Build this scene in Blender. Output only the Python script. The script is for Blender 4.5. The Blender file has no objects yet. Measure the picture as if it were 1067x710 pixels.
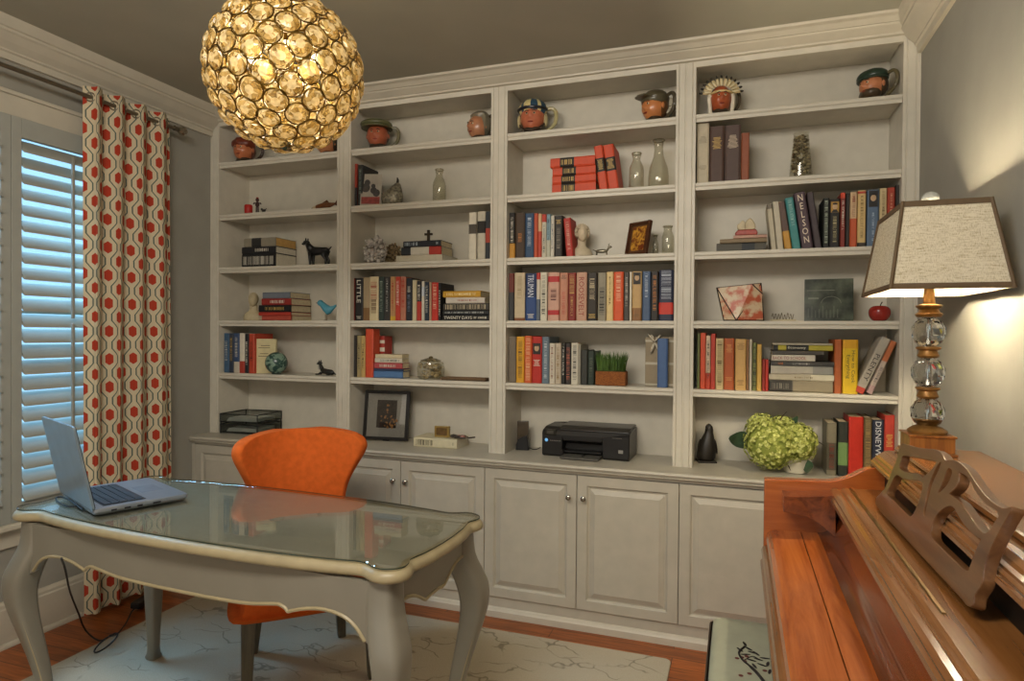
import bpy, math, random
from mathutils import Vector, Matrix
random.seed(7)
PI = math.pi
scene = bpy.context.scene
COL = scene.collection

# ------------------------------------------------------------------ camera
CX, CY, F = 533.5, 355.0, 669.21
CAM = Vector((2.99355, -3.0582, 1.38225))
_y, _p, _r = math.radians(19.24257), math.radians(-0.6226), math.radians(0.45312)
FWD = Vector((-math.sin(_y)*math.cos(_p), math.cos(_y)*math.cos(_p), math.sin(_p)))
_rt = Vector((math.cos(_y), math.sin(_y), 0))
_up = _rt.cross(FWD)
RT = _rt*math.cos(_r) + _up*math.sin(_r)
UP = _up*math.cos(_r) - _rt*math.sin(_r)
cam_d = bpy.data.cameras.new('camera')
cam_d.sensor_width = 36; cam_d.sensor_fit = 'HORIZONTAL'
cam_d.lens = 36*F/1067; cam_d.clip_start = 0.02
cam = bpy.data.objects.new('camera', cam_d); COL.objects.link(cam)
M = Matrix.Identity(4)
for i in range(3):
    M[i][0], M[i][1], M[i][2], M[i][3] = RT[i], UP[i], -FWD[i], CAM[i]
cam.matrix_world = M
scene.camera = cam

# survey helper: a measured sight line cut with a real plane of the room (gives metres)
def _cut(px, py, ax, v):
    d = FWD + RT*((px-CX)/F) + UP*((CY-py)/F)
    return CAM + d*((v-CAM[ax])/d[ax])
def at_x(px, py, v): return _cut(px, py, 0, v)
def at_y(px, py, v): return _cut(px, py, 1, v)
def at_z(px, py, v): return _cut(px, py, 2, v)

# ------------------------------------------------------------------ materials
def lin(h):
    h = h.lstrip('#')
    o = []
    for i in (0, 2, 4):
        c = int(h[i:i+2], 16)/255
        o.append(c/12.92 if c <= .04045 else ((c+.055)/1.055)**2.4)
    return (o[0], o[1], o[2], 1)
_mc = {}
def new_mat(name):
    m = bpy.data.materials.new(name); m.use_nodes = True
    nt = m.node_tree; b = nt.nodes['Principled BSDF']
    return m, nt, b
def N(nt, t, **kw):
    n = nt.nodes.new(t)
    for k, v in kw.items(): setattr(n, k, v)
    return n
def mat(hexc, rough=.5, metal=0, var=.12, scale=30, bump=0, spec=.4, coat=0, name=None):
    """painted / cloth / metal: colour with a little procedural variation"""
    key = (hexc, rough, metal, var, scale, bump, spec, coat)
    if key in _mc: return _mc[key]
    m, nt, b = new_mat(name or 'm_'+hexc.lstrip('#'))
    c = lin(hexc)
    tc = N(nt, 'ShaderNodeTexCoord'); no = N(nt, 'ShaderNodeTexNoise')
    no.inputs['Scale'].default_value = scale; no.inputs['Detail'].default_value = 4
    nt.links.new(tc.outputs['Object'], no.inputs['Vector'])
    rp = N(nt, 'ShaderNodeValToRGB')
    rp.color_ramp.elements[0].position = .3; rp.color_ramp.elements[1].position = .7
    rp.color_ramp.elements[0].color = tuple(x*(1-var) for x in c[:3])+(1,)
    rp.color_ramp.elements[1].color = tuple(min(1, x*(1+var)) for x in c[:3])+(1,)
    nt.links.new(no.outputs['Fac'], rp.inputs['Fac'])
    nt.links.new(rp.outputs['Color'], b.inputs['Base Color'])
    b.inputs['Roughness'].default_value = rough; b.inputs['Metallic'].default_value = metal
    b.inputs['Specular IOR Level'].default_value = spec
    b.inputs['Coat Weight'].default_value = coat; b.inputs['Coat Roughness'].default_value = .08
    if bump:
        bp = N(nt, 'ShaderNodeBump'); bp.inputs['Strength'].default_value = bump; bp.inputs['Distance'].default_value = .004
        nt.links.new(no.outputs['Fac'], bp.inputs['Height']); nt.links.new(bp.outputs['Normal'], b.inputs['Normal'])
    _mc[key] = m
    return m
def wood(name, c1, c2, axis='Y', scale=9, rough=.28, coat=.3, spec=.5, stretch=14, bump=.05):
    m, nt, b = new_mat(name)
    tc = N(nt, 'ShaderNodeTexCoord'); mp = N(nt, 'ShaderNodeMapping')
    s = [scale]*3; s['XYZ'.index(axis)] = scale/stretch
    mp.inputs['Scale'].default_value = s
    nt.links.new(tc.outputs['Object'], mp.inputs['Vector'])
    no = N(nt, 'ShaderNodeTexNoise'); no.inputs['Scale'].default_value = 3; no.inputs['Detail'].default_value = 8; no.inputs['Roughness'].default_value = .65; no.inputs['Distortion'].default_value = .6
    nt.links.new(mp.outputs['Vector'], no.inputs['Vector'])
    rp = N(nt, 'ShaderNodeValToRGB'); rp.color_ramp.elements[0].position = .32; rp.color_ramp.elements[1].position = .68
    rp.color_ramp.elements[0].color = lin(c1); rp.color_ramp.elements[1].color = lin(c2)
    nt.links.new(no.outputs['Fac'], rp.inputs['Fac']); nt.links.new(rp.outputs['Color'], b.inputs['Base Color'])
    b.inputs['Roughness'].default_value = rough; b.inputs['Coat Weight'].default_value = coat; b.inputs['Coat Roughness'].default_value = .12
    b.inputs['Specular IOR Level'].default_value = spec
    bp = N(nt, 'ShaderNodeBump'); bp.inputs['Strength'].default_value = bump; bp.inputs['Distance'].default_value = .002
    nt.links.new(no.outputs['Fac'], bp.inputs['Height']); nt.links.new(bp.outputs['Normal'], b.inputs['Normal'])
    return m
def glass(name, tint='#ffffff', refl=.12, rough=.02, fac=.4):
    """thin clear glass: tinted see-through with a fresnel reflection"""
    m, nt, b = new_mat(name); nt.nodes.remove(b)
    out = nt.nodes['Material Output']
    tr = N(nt, 'ShaderNodeBsdfTransparent'); gl = N(nt, 'ShaderNodeBsdfGlossy'); mx = N(nt, 'ShaderNodeMixShader'); lw = N(nt, 'ShaderNodeLayerWeight')
    no = N(nt, 'ShaderNodeTexNoise'); no.inputs['Scale'].default_value = 20
    rp = N(nt, 'ShaderNodeValToRGB'); c = lin(tint)
    rp.color_ramp.elements[0].color = tuple(x*.93 for x in c[:3])+(1,); rp.color_ramp.elements[1].color = c
    nt.links.new(no.outputs['Fac'], rp.inputs['Fac']); nt.links.new(rp.outputs['Color'], tr.inputs['Color'])
    gl.inputs['Roughness'].default_value = rough
    lw.inputs['Blend'].default_value = .35
    ma = N(nt, 'ShaderNodeMath', operation='MULTIPLY_ADD'); ma.inputs[1].default_value = fac; ma.inputs[2].default_value = refl
    ma.use_clamp = True
    nt.links.new(lw.outputs['Facing'], ma.inputs[0]); nt.links.new(ma.outputs[0], mx.inputs['Fac'])
    nt.links.new(tr.outputs[0], mx.inputs[1]); nt.links.new(gl.outputs[0], mx.inputs[2]); nt.links.new(mx.outputs[0], out.inputs['Surface'])
    return m

# ------------------------------------------------------------------ mesh builder
class MB:
    def __init__(s): s.v = []; s.f = []; s.m = []; s.uv = None
    def add(s, vs, fs, mi=0, T=None):
        o = len(s.v)
        s.v += [(T @ Vector(p)) if T is not None else Vector(p) for p in vs]
        s.f += [tuple(i+o for i in f) for f in fs]; s.m += [mi]*len(fs)
        return s
    def box(s, x0, x1, y0, y1, z0, z1, mi=0, T=None):
        vs = [(x, y, z) for x in (x0, x1) for y in (y0, y1) for z in (z0, z1)]
        fs = [(0,1,3,2), (4,6,7,5), (0,4,5,1), (2,3,7,6), (0,2,6,4), (1,5,7,3)]
        return s.add(vs, fs, mi, T)
    def prism(s, prof, axis, a0, a1, mi=0, T=None):
        """2-D outline pushed along an axis. X: (y,z)  Y: (x,z)  Z: (x,y)"""
        n = len(prof)
        def P(p, a): return {'X': (a, p[0], p[1]), 'Y': (p[0], a, p[1]), 'Z': (p[0], p[1], a)}[axis]
        vs = [P(p, a0) for p in prof]+[P(p, a1) for p in prof]
        fs = [(i, (i+1) % n, n+(i+1) % n, n+i) for i in range(n)]+[tuple(range(n-1, -1, -1)), tuple(range(n, 2*n))]
        return s.add(vs, fs, mi, T)
    def loft(s, rings, caps=True, mi=0, T=None, closed=True):
        n = len(rings[0]); vs = [p for r in rings for p in r]; fs = []
        for k in range(len(rings)-1):
            for i in range(n if closed else n-1):
                j = (i+1) % n
                fs.append((k*n+i, k*n+j, (k+1)*n+j, (k+1)*n+i))
        if caps and closed:
            fs.append(tuple(range(n-1, -1, -1))); o = (len(rings)-1)*n; fs.append(tuple(range(o, o+n)))
        return s.add(vs, fs, mi, T)
    def lathe(s, prof, c=(0,0,0), seg=24, mi=0, T=None, caps=True):
        return s.loft([[(c[0]+r*math.cos(2*PI*i/seg), c[1]+r*math.sin(2*PI*i/seg), c[2]+z) for i in range(seg)] for r, z in prof], caps, mi, T)
    def tube(s, pts, r, seg=8, mi=0, T=None, closed=False):
        pts = [Vector(p) for p in pts]; rings = []
        up = Vector((.13, .21, .97))
        for i, p in enumerate(pts):
            if closed: d = pts[(i+1) % len(pts)]-pts[i-1]
            else: d = pts[min(i+1, len(pts)-1)]-pts[max(i-1, 0)]
            d.normalize()
            a = d.cross(up)
            if a.length < .05: a = d.cross(Vector((1, 0, 0)))
            a.normalize(); b = d.cross(a)
            rr = r[i] if isinstance(r, (list, tuple)) else r
            rings.append([p+(a*math.cos(2*PI*k/seg)+b*math.sin(2*PI*k/seg))*rr for k in range(seg)])
        if closed: rings.append(rings[0])
        return s.loft(rings, not closed, mi, T)
    def ball(s, c, r, sc=(1,1,1), nu=20, nv=12, fn=None, mi=0, T=None):
        vs = []
        for j in range(nv+1):
            th = PI*j/nv
            for i in range(nu):
                ph = 2*PI*i/nu
                d = Vector((math.sin(th)*math.cos(ph), math.sin(th)*math.sin(ph), math.cos(th)))
                k = fn(d) if fn else 1
                vs.append((c[0]+d.x*r*sc[0]*k, c[1]+d.y*r*sc[1]*k, c[2]+d.z*r*sc[2]*k))
        fs = []
        for j in range(nv):
            for i in range(nu):
                a, b = j*nu+i, j*nu+(i+1) % nu
                fs.append((a, a+nu, b+nu, b))
        return s.add(vs, fs, mi, T)
    def build(s, name, mats, parent=None, smooth=False, bevel=0, sub=0, seg=2):
        me = bpy.data.meshes.new(name); me.from_pydata([tuple(v) for v in s.v], [], s.f)
        if not isinstance(mats, (list, tuple)): mats = [mats]
        for m in mats: me.materials.append(m)
        for p, i in zip(me.polygons, s.m): p.material_index = i
        if s.uv:
            l = me.uv_layers.new(name='UVMap')
            for lp in me.loops: l.data[lp.index].uv = s.uv[lp.vertex_index]
        me.validate(); me.update()
        import bmesh
        bm = bmesh.new(); bm.from_mesh(me)
        bmesh.ops.remove_doubles(bm, verts=bm.verts, dist=1e-6) if not s.uv else None
        bmesh.ops.recalc_face_normals(bm, faces=bm.faces); bm.to_mesh(me); bm.free()
        if smooth:
            for p in me.polygons: p.use_smooth = True
            if smooth != 'all':
                try: me.set_sharp_from_angle(angle=math.radians(42))
                except Exception: pass
        o = bpy.data.objects.new(name, me); COL.objects.link(o)
        if parent is not None: o.parent = parent
        if bevel:
            b = o.modifiers.new('bevel', 'BEVEL'); b.width = bevel; b.segments = seg; b.limit_method = 'ANGLE'; b.angle_limit = math.radians(40)
        if sub:
            b = o.modifiers.new('sub', 'SUBSURF'); b.levels = sub; b.render_levels = sub
        return o

LABELS = {}
def tag(o, label, cat, group=None):
    o['label'] = label; o['category'] = cat
    if group: o['group'] = group
    n = len(label.split())
    if n < 4 or n > 16: print('LABEL LENGTH', n, label)
    if label in LABELS: print('LABEL TWICE', label)
    LABELS[label] = 1
    return o
def thing(name, label, cat, loc=(0,0,0), rz=0, group=None, rot=None):
    o = bpy.data.objects.new(name, None); COL.objects.link(o); o.empty_display_size = .05
    o.location = loc; o.rotation_euler = rot if rot else (0, 0, rz)
    return tag(o, label, cat, group)
def struct(o): o['kind'] = 'structure'; return o
def text_mesh(body, size, extrude=.0004, align='CENTER', spacing=1.0, line=1.0):
    cu = bpy.data.curves.new('t', 'FONT'); cu.body = body; cu.size = size; cu.extrude = extrude
    cu.align_x = align; cu.align_y = 'CENTER'; cu.space_character = spacing; cu.space_line = line; cu.resolution_u = 2
    o = bpy.data.objects.new('t', cu); COL.objects.link(o)
    bpy.context.view_layer.update()
    me = bpy.data.meshes.new_from_object(o.evaluated_get(bpy.context.evaluated_depsgraph_get()))
    bpy.data.objects.remove(o); bpy.data.curves.remove(cu)
    return me
def lettering(body, size, material, parent, loc, R, u, fit=None, name='lettering', **kw):
    """real letters as a part: R = reading direction, u = letters' up direction (parent's own axes)"""
    me = text_mesh(body, size, **kw)
    R = Vector(R); u = Vector(u); n = R.cross(u)
    T = Matrix(((R.x, u.x, n.x, loc[0]), (R.y, u.y, n.y, loc[1]), (R.z, u.z, n.z, loc[2]), (0, 0, 0, 1)))
    if fit:
        w = max(v.co.x for v in me.vertices)-min(v.co.x for v in me.vertices); h = max(v.co.y for v in me.vertices)-min(v.co.y for v in me.vertices)
        T = T @ Matrix.Diagonal((fit[0]/w, fit[1]/h, 1, 1))
        cx = (max(v.co.x for v in me.vertices)+min(v.co.x for v in me.vertices))/2; cy = (max(v.co.y for v in me.vertices)+min(v.co.y for v in me.vertices))/2
        T = T @ Matrix.Translation((-cx, -cy, 0))
    me.transform(T); me.materials.clear(); me.materials.append(material)
    o = bpy.data.objects.new(name, me); COL.objects.link(o); o.parent = parent
    return o
# ------------------------------------------------------------------ room
S_, D_, W_ = .06475, .0891, .8256
EDGE = [0]; x = S_
for i in range(4):
    EDGE += [x, x+W_]; x += W_+D_
EDGE.append(EDGE[-1]+S_)
XR = EDGE[-1]
SZ = [2.390, 2.079, 1.763, 1.447, 1.133]       # shelf tops
OPEN_TOP, CEIL, CTR = 2.605, 2.70, .772
BACK = .25
BAY = [(EDGE[1+2*i], EDGE[2+2*i]) for i in range(4)]
YN = -4.3

paint_wall = mat('#9a978d', .75, var=.05, scale=6, spec=.2, name='wall_paint')
paint_ceil = mat('#b0aea0', .85, var=.04, scale=4, spec=.1, name='ceiling_paint')
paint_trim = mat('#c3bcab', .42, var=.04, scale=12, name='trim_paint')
paint_case = mat('#c9c3b4', .45, var=.05, scale=14, name='bookcase_paint')
paint_cab = mat('#b4ae9f', .40, var=.05, scale=14, name='cabinet_paint')

def floor_mat():
    m, nt, b = new_mat('oak_floor')
    tc = N(nt, 'ShaderNodeTexCoord')
    br = N(nt, 'ShaderNodeTexBrick'); br.inputs['Scale'].default_value = 1
    br.inputs['Brick Width'].default_value = 1.1; br.inputs['Row Height'].default_value = .083; br.inputs['Mortar Size'].default_value = .0016
    br.inputs['Color1'].default_value = lin('#b8662c'); br.inputs['Color2'].default_value = lin('#96501f'); br.inputs['Mortar'].default_value = lin('#4a230d')
    nt.links.new(tc.outputs['Object'], br.inputs['Vector'])
    mp = N(nt, 'ShaderNodeMapping'); mp.inputs['Scale'].default_value = (2.2, 24, 1); nt.links.new(tc.outputs['Object'], mp.inputs['Vector'])
    no = N(nt, 'ShaderNodeTexNoise'); no.inputs['Scale'].default_value = 2; no.inputs['Detail'].default_value = 8; no.inputs['Distortion'].default_value = 1.2
    nt.links.new(mp.outputs['Vector'], no.inputs['Vector'])
    mx = N(nt, 'ShaderNodeMixRGB', blend_type='MULTIPLY'); mx.inputs['Fac'].default_value = .75
    rp = N(nt, 'ShaderNodeValToRGB'); rp.color_ramp.elements[0].position = .35; rp.color_ramp.elements[0].color = (.45, .4, .35, 1); rp.color_ramp.elements[1].position = .65; rp.color_ramp.elements[1].color = (1.1, 1.1, 1.1, 1)
    nt.links.new(no.outputs['Fac'], rp.inputs['Fac']); nt.links.new(br.outputs['Color'], mx.inputs[1]); nt.links.new(rp.outputs['Color'], mx.inputs[2])
    nt.links.new(mx.outputs['Color'], b.inputs['Base Color']); b.inputs['Roughness'].default_value = .32
    return m
struct(MB().box(-.12, XR+.12, YN, .4, -.1, 0).build('floor', floor_mat()))
struct(MB().box(-.12, XR+.12, YN, .4, CEIL, CEIL+.1).build('ceiling', paint_ceil))
WY0, WY1, WZ0, WZ1 = -1.66, -.64, .56, 2.31      # window opening in the left wall
w = MB()
w.box(-.12, 0, YN, WY0, 0, CEIL).box(-.12, 0, WY1, .4, 0, CEIL).box(-.12, 0, WY0, WY1, 0, WZ0).box(-.12, 0, WY0, WY1, WZ1, CEIL)
struct(w.build('wall_left', paint_wall))
struct(MB().box(XR, XR+.12, YN, .4, 0, CEIL).build('wall_right', paint_wall))
struct(MB().box(0, XR, BACK+.03, .4, 0, CEIL).build('wall_back', paint_wall))
# base boards
bb = [(0, 0), (.018, 0), (.018, .165), (.014, .172), (.014, .185), (.008, .2), (0, .2)]
sh = [(.018, 0), (.032, 0), (.032, .008), (.027, .018), (.018, .022)]
m = MB().prism([(p[0], p[1]) for p in bb], 'Y', YN, -.142); m.prism(sh, 'Y', YN, -.142)
struct(m.build('baseboard_left', paint_trim))
m = MB().prism([(XR-p[0], p[1]) for p in bb], 'Y', YN, -.142); m.prism([(XR-p[0], p[1]) for p in sh], 'Y', YN, -.142)
struct(m.build('baseboard_right', paint_trim))
# crown mouldings
cr = [(0, 2.548), (.016, 2.548), (.018, 2.575), (.026, 2.581), (.026, 2.588), (.05, 2.612), (.072, 2.640), (.08, 2.646), (.08, 2.656), (.088, 2.66), (.1, 2.682), (.106, 2.7), (0, 2.7)]
struct(MB().prism(cr, 'Y', YN, -.008).build('trim_1', paint_trim))
struct(MB().prism([(XR-p[0], p[1]) for p in cr], 'Y', YN, -.008).build('trim_2', paint_trim))
cb_ = [(-.004, 2.630), (-.02, 2.632), (-.022, 2.640), (-.03, 2.645), (-.055, 2.662), (-.06, 2.668), (-.066, 2.668), (-.085, 2.684), (-.1, 2.69), (-.104, 2.7), (-.004, 2.7)]
struct(MB().prism(cb_, 'X', .0, XR).build('trim_3', paint_trim))

# ------------------------------------------------------------------ built-in bookcase
bc = thing('built_in_bookcase', 'cream painted built-in bookcase of four bays filling the back wall', 'bookcase', (0, .1, CTR))
def L(x0, x1, y0, y1, z0, z1, mb=None): return (mb or MB()).box(x0, x1, y0-.1, y1-.1, z0-CTR, z1-CTR)
L(0, XR, BACK, BACK+.028, CTR, OPEN_TOP+.02).build('back_panel', paint_case, bc)
def stile(x0, x1):
    w = x1-x0; g = .004
    if w > .08: fl = [(.13, .19), (.44, .56), (.81, .87)]
    else: fl = [(.18, .28), (.72, .82)]
    pr = [(x0, -.08)]
    pr.append((x0, -.104))
    for a, b in fl:
        pr += [(x0+a*w, -.104), (x0+a*w+.002, -.104+g), (x0+b*w-.002, -.104+g), (x0+b*w, -.104)]
    pr += [(x1, -.104), (x1, -.08)]
    MB().prism(pr, 'Z', 0, CEIL-CTR-.001).build('stile', paint_case, bc)
for k in range(5):
    x0 = 0 if k == 0 else EDGE[2*k]; x1 = EDGE[1] if k == 0 else (XR if k == 4 else EDGE[2*k+1])
    stile(x0+.0005, x1-.0005)
    m = MB(); L(x0+.0005, x1-.0005, .02, BACK, CTR, CEIL-.002, m); m.build('side_panel', paint_case, bc)
for i, (a, b) in enumerate(BAY):
    m = L(a, b, -.004, .02, OPEN_TOP, CEIL-.002); m.build('top_rail', paint_case, bc)
    L(a, b, .02, BACK, OPEN_TOP+.02, OPEN_TOP+.045).build('bay_top', paint_case, bc)
    for z in SZ:
        pr = [(-.1, z-CTR), (-.1-.002, z-CTR-.003), (-.1-.002, z-CTR-.014), (-.096, z-CTR-.020), (-.096, z-CTR-.034), (-.09, z-CTR-.034), (-.09, z-CTR-.024), (BACK-.1, z-CTR-.024), (BACK-.1, z-CTR)]
        MB().prism(pr, 'X', a+.0005, b-.0005).build('shelf', paint_case, bc)
# countertop
ct = thing('countertop', 'long cream countertop over the base cabinets below the bookshelves', 'countertop', (XR/2, .05, CTR-.03))
pr = [(-.212, .004), (-.208, 0), (.2, 0), (.2, .03), (-.206, .03), (-.212, .027), (-.2155, .02), (-.212, .013), (-.206, .011), (-.206, .006)]
MB().prism(pr, 'X', -XR/2+.001, XR/2-.001).build('worktop', paint_cab, ct)
pr = [(-.196, -.012), (-.2, -.0005), (.19, -.0005), (.19, -.012)]
MB().prism(pr, 'X', -XR/2+.001, XR/2-.001).build('edge_moulding', paint_cab, ct)
# base cabinets
knob_m = mat('#a39d92', .2, metal=.9, name='pewter')
UX = [.0015, .912, 1.838, 2.763, XR-.001]
names = ['far left cabinet beside the curtain wall', 'second cabinet, behind the orange chair', 'third cabinet, below the printer', 'rightmost cabinet, partly behind the piano']
def door(par, x0, x1, knob_side):
    z0, z1, y = .098, .724, -.14
    m = MB(); r = .051
    # frame with sunk field and raised centre, all one door face
    def ring(i, yy): return [(x0+i, yy, z0+i), (x1-i, yy, z0+i), (x1-i, yy, z1-i), (x0+i, yy, z1-i)]
    m.loft([ring(0, y+.02), ring(0, y+.002), ring(.002, y), ring(r-.006, y), ring(r-.002, y+.003), ring(r+.002, y+.010), ring(r+.009, y+.010), ring(r+.012, y+.007), ring(r+.029, y+.001), ring(r+.032, y-.001)], True)
    d = m.build('door', paint_cab, par)
    d.location = Vector((0, 0, 0))
    if knob_side:
        kx = x1-.034 if knob_side > 0 else x0+.034
        k = MB(); prof = [(.006, 0), (.006, .006), (.0045, .009), (.0045, .014), (.009, .018), (.0125, .023), (.0125, .028), (.009, .031), (.001, .032)]
        T = Matrix.Translation((kx, y, .622)) @ Matrix.Rotation(PI/2, 4, 'X')
        k.lathe(prof, seg=16, T=T); k.build('knob', knob_m, d, smooth=True)
    return d
for i in range(4):
    a, b = UX[i], UX[i+1]
    c = thing('base_cabinet', 'cream raised-panel base cabinet, '+names[i], 'cabinet', (0, 0, 0), group='base cabinets under the bookcase')
    e0 = .022 if i == 0 else .0015; e1 = .022 if i == 3 else .0015
    m = MB().box(a, b, -.118, BACK, .09, CTR-.045); m.build('carcass', paint_cab, c)
    MB().box(a, b, -.13, -.118, .04, .096).build('plinth', paint_cab, c)
    MB().prism([(-.13, 0), (-.146, 0), (-.146, .03), (-.142, .036), (-.138, .044), (-.13, .048)], 'X', a, b).build('base_moulding', paint_trim, c)
    if i == 0: MB().box(a, a+.02, -.14, -.118, .098, CTR-.045).build('end_stile', paint_cab, c)
    mid = (a+b)/2
    door(c, a+e0, mid-.0015, 1); door(c, mid+.0015, b-e1, -1)

# ------------------------------------------------------------------ window, shutters, curtain
cas = MB()
cas.box(0, .02, WY0-.09, WY0, WZ0-.02, WZ1+.09).box(0, .02, WY1, WY1+.09, WZ0-.02, WZ1+.09).box(0, .02, WY0, WY1, WZ1, WZ1+.09)
cas.box(0, .03, WY0-.1, WY1+.1, WZ1+.09, WZ1+.108)
win = struct(cas.build('window_1', paint_trim, bevel=.003))
struct(MB().box(-.1, .06, WY0-.1, WY1+.1, WZ0-.045, WZ0-.02).build('window_sill', paint_trim, win, bevel=.005))
struct(MB().box(0, .016, WY0-.08, WY1+.08, WZ0-.13, WZ0-.045).build('window_apron', paint_trim, win, bevel=.003))
g = MB(); fr = .05
for y0, y1 in ((WY0, WY0+fr), (WY1-fr, WY1), ((WY0+WY1)/2-.02, (WY0+WY1)/2+.02)): g.box(-.11, -.07, y0, y1, WZ0-.02, WZ1)
for z0, z1 in ((WZ0-.02, WZ0+.04), (WZ1-.05, WZ1), (1.42, 1.47)): g.box(-.108, -.072, WY0, WY1, z0, z1)
struct(g.build('window_sash', paint_trim, win))
struct(MB().box(-.093, -.089, WY0, WY1, WZ0, WZ1).build('window_pane', glass('window_glass', '#f4fbff', .04), win))
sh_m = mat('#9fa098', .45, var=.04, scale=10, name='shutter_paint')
def shutter(y0, y1, lab):
    t = thing('plantation_shutter', lab, 'shutter', (.022, (y0+y1)/2, WZ0-.02), group='plantation shutters in the window')
    h = (y1-y0)/2; H = WZ1-.002-WZ0+.02; st = .042
    for s in (-1, 1): MB().box(-.014, .014, min(s*h, s*(h-st)), max(s*h, s*(h-st)), 0, H).build('stile', sh_m, t, bevel=.002)
    MB().box(-.0135, .0135, -h+st, h-st, 0, .085).build('rail', sh_m, t, bevel=.002)
    MB().box(-.0135, .0135, -h+st, h-st, H-.085, H).build('rail', sh_m, t, bevel=.002)
    n = 23; z0 = .085; z1 = H-.085; sp = (z1-z0)/n
    lv = None
    for k in range(n):
        if lv is None:
            prof = [(.043*math.cos(a), .0065*math.sin(a)) for a in [2*PI*q/14 for q in range(14)]]
            T = Matrix.Rotation(math.radians(46), 4, 'Y')
            lv = MB().prism(prof, 'Y', -h+st+.002, h-st-.002, T=T).build('louver', sh_m, t, smooth=True); o = lv
        else:
            o = lv.copy(); COL.objects.link(o); o.parent = t
        o.location = (0, 0, z0+sp*(k+.5))
    zs = z0+sp*n*.5
    for a, b in ((z0+.03, zs-.012), (zs+.012, z1-.03)):
        MB().box(.034, .046, -.006, .006, a, b).build('tilt_rod', mat('#8f8f86', .45, var=.04, name='tilt_rod_paint'), t, bevel=.002)
mid = (WY0+WY1)/2
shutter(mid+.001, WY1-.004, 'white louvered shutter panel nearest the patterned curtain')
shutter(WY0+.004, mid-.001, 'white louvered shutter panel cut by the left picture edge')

def curtain_mat():
    m, nt, b = new_mat('hexagon_fabric')
    uv = N(nt, 'ShaderNodeUVMap'); sx = N(nt, 'ShaderNodeSeparateXYZ'); nt.links.new(uv.outputs['UV'], sx.inputs[0])
    def mth(op, a, b_=None, c=None, clamp=False):
        n = N(nt, 'ShaderNodeMath', operation=op); n.use_clamp = clamp
        for i, q in enumerate((a, b_, c)):
            if q is None: continue
            if isinstance(q, (int, float)): n.inputs[i].default_value = q
            else: nt.links.new(q, n.inputs[i])
        return n.outputs[0]
    s, P = .052, .137
    u = mth('DIVIDE', sx.outputs[0], s); v = mth('DIVIDE', sx.outputs[1], P)
    # line between columns
    k = mth('FLOOR', u); fu = mth('SUBTRACT', u, k)
    par = mth('MODULO', k, 2.0); sg = mth('MULTIPLY_ADD', par, -2.0, 1.0)
    tri = mth('PINGPONG', v, .5)                       # 0 at dot rows .. .5 between
    tz = mth('MULTIPLY_ADD', tri, -4.0, 1.0)           # 1 .. -1
    tz = mth('MULTIPLY', tz, 1.9); tz = mth('MAXIMUM', mth('MINIMUM', tz, 1.0), -1.0)
    off = mth('MULTIPLY', mth('MULTIPLY', tz, sg), .27)
    d = mth('ABSOLUTE', mth('SUBTRACT', mth('SUBTRACT', fu, .5), off))
    line = mth('LESS_THAN', d, .065)
    # dots
    k2 = mth('ROUND', u); du = mth('ABSOLUTE', mth('MULTIPLY', mth('SUBTRACT', u, k2), s))
    par2 = mth('MODULO', k2, 2.0); vv = mth('SUBTRACT', v, mth('MULTIPLY', par2, .5))
    dv = mth('ABSOLUTE', mth('MULTIPLY', mth('SUBTRACT', vv, mth('ROUND', vv)), P))
    h1 = mth('DIVIDE', du, .0175); h2 = mth('ADD', mth('DIVIDE', dv, .030), mth('MULTIPLY', h1, .42))
    dot = mth('LESS_THAN', mth('MAXIMUM', h1, h2), 1.0)
    no = N(nt, 'ShaderNodeTexNoise'); no.inputs['Scale'].default_value = 60
    def mix(f, c1, c2):
        n = N(nt, 'ShaderNodeMixRGB')
        nt.links.new(f, n.inputs[0])
        for i, q in ((1, c1), (2, c2)):
            if isinstance(q, tuple): n.inputs[i].default_value = q
            else: nt.links.new(q, n.inputs[i])
        return n.outputs[0]
    base = mix(no.outputs['Fac'], lin('#bfb193'), lin('#d0c3a6'))
    c = mix(line, base, lin('#5b665f')); c = mix(dot, c, lin('#a83d2b'))
    nt.links.new(c, b.inputs['Base Color']); b.inputs['Roughness'].default_value = .9; b.inputs['Specular IOR Level'].default_value = .1
    return m
RODX, RODZ = .098, 2.485
rd = thing('curtain_rod', 'dark bronze curtain rod with crystal finial above the shuttered window', 'curtain rod', (RODX, -1.1, RODZ))
rod_m = mat('#7a7060', .35, metal=.8, name='bronze')
MB().tube([(0, -.75, 0), (0, .74, 0)], .0095, 12).build('rod', rod_m, rd, smooth=True)
MB().tube([(0, .74, 0), (0, .765, 0)], .014, 12).build('finial_collar', rod_m, rd, smooth=True)
MB().ball((0, .795, 0), .026, nu=10, nv=7).build('finial', glass('finial_glass', '#e9e2d0', .25), rd)
for yy in (-.62, .55):
    MB().tube([(-RODX, yy, -.03), (-.02, yy, -.03), (0, yy, -.012)], .007, 8).box(-RODX, -RODX+.006, yy-.018, yy+.018, -.07, .02).build('bracket', rod_m, rd)
cu = thing('curtain', 'cream curtain with red hexagons and grey lattice hanging from the rod', 'curtain', (RODX, -.62, .028))
m = MB(); nu, nv = 120, 26; CY0, CY1 = -.862, -.372; Hc = 2.535-.028
uvs = []; rings = []
def fold(t, zf):
    nf = 4.0
    y = CY0+(CY1-CY0)*t+.012*math.sin(2*PI*nf*t*2)*1.0
    amp = .038*(0.75+.25*zf)
    xx = amp*math.sin(2*PI*nf*t-.6)
    xx += .008*(1-zf)*math.sin(2*PI*9*t+1)
    return xx, y+.62-.012*(1-zf)*math.sin(5*t)
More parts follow.
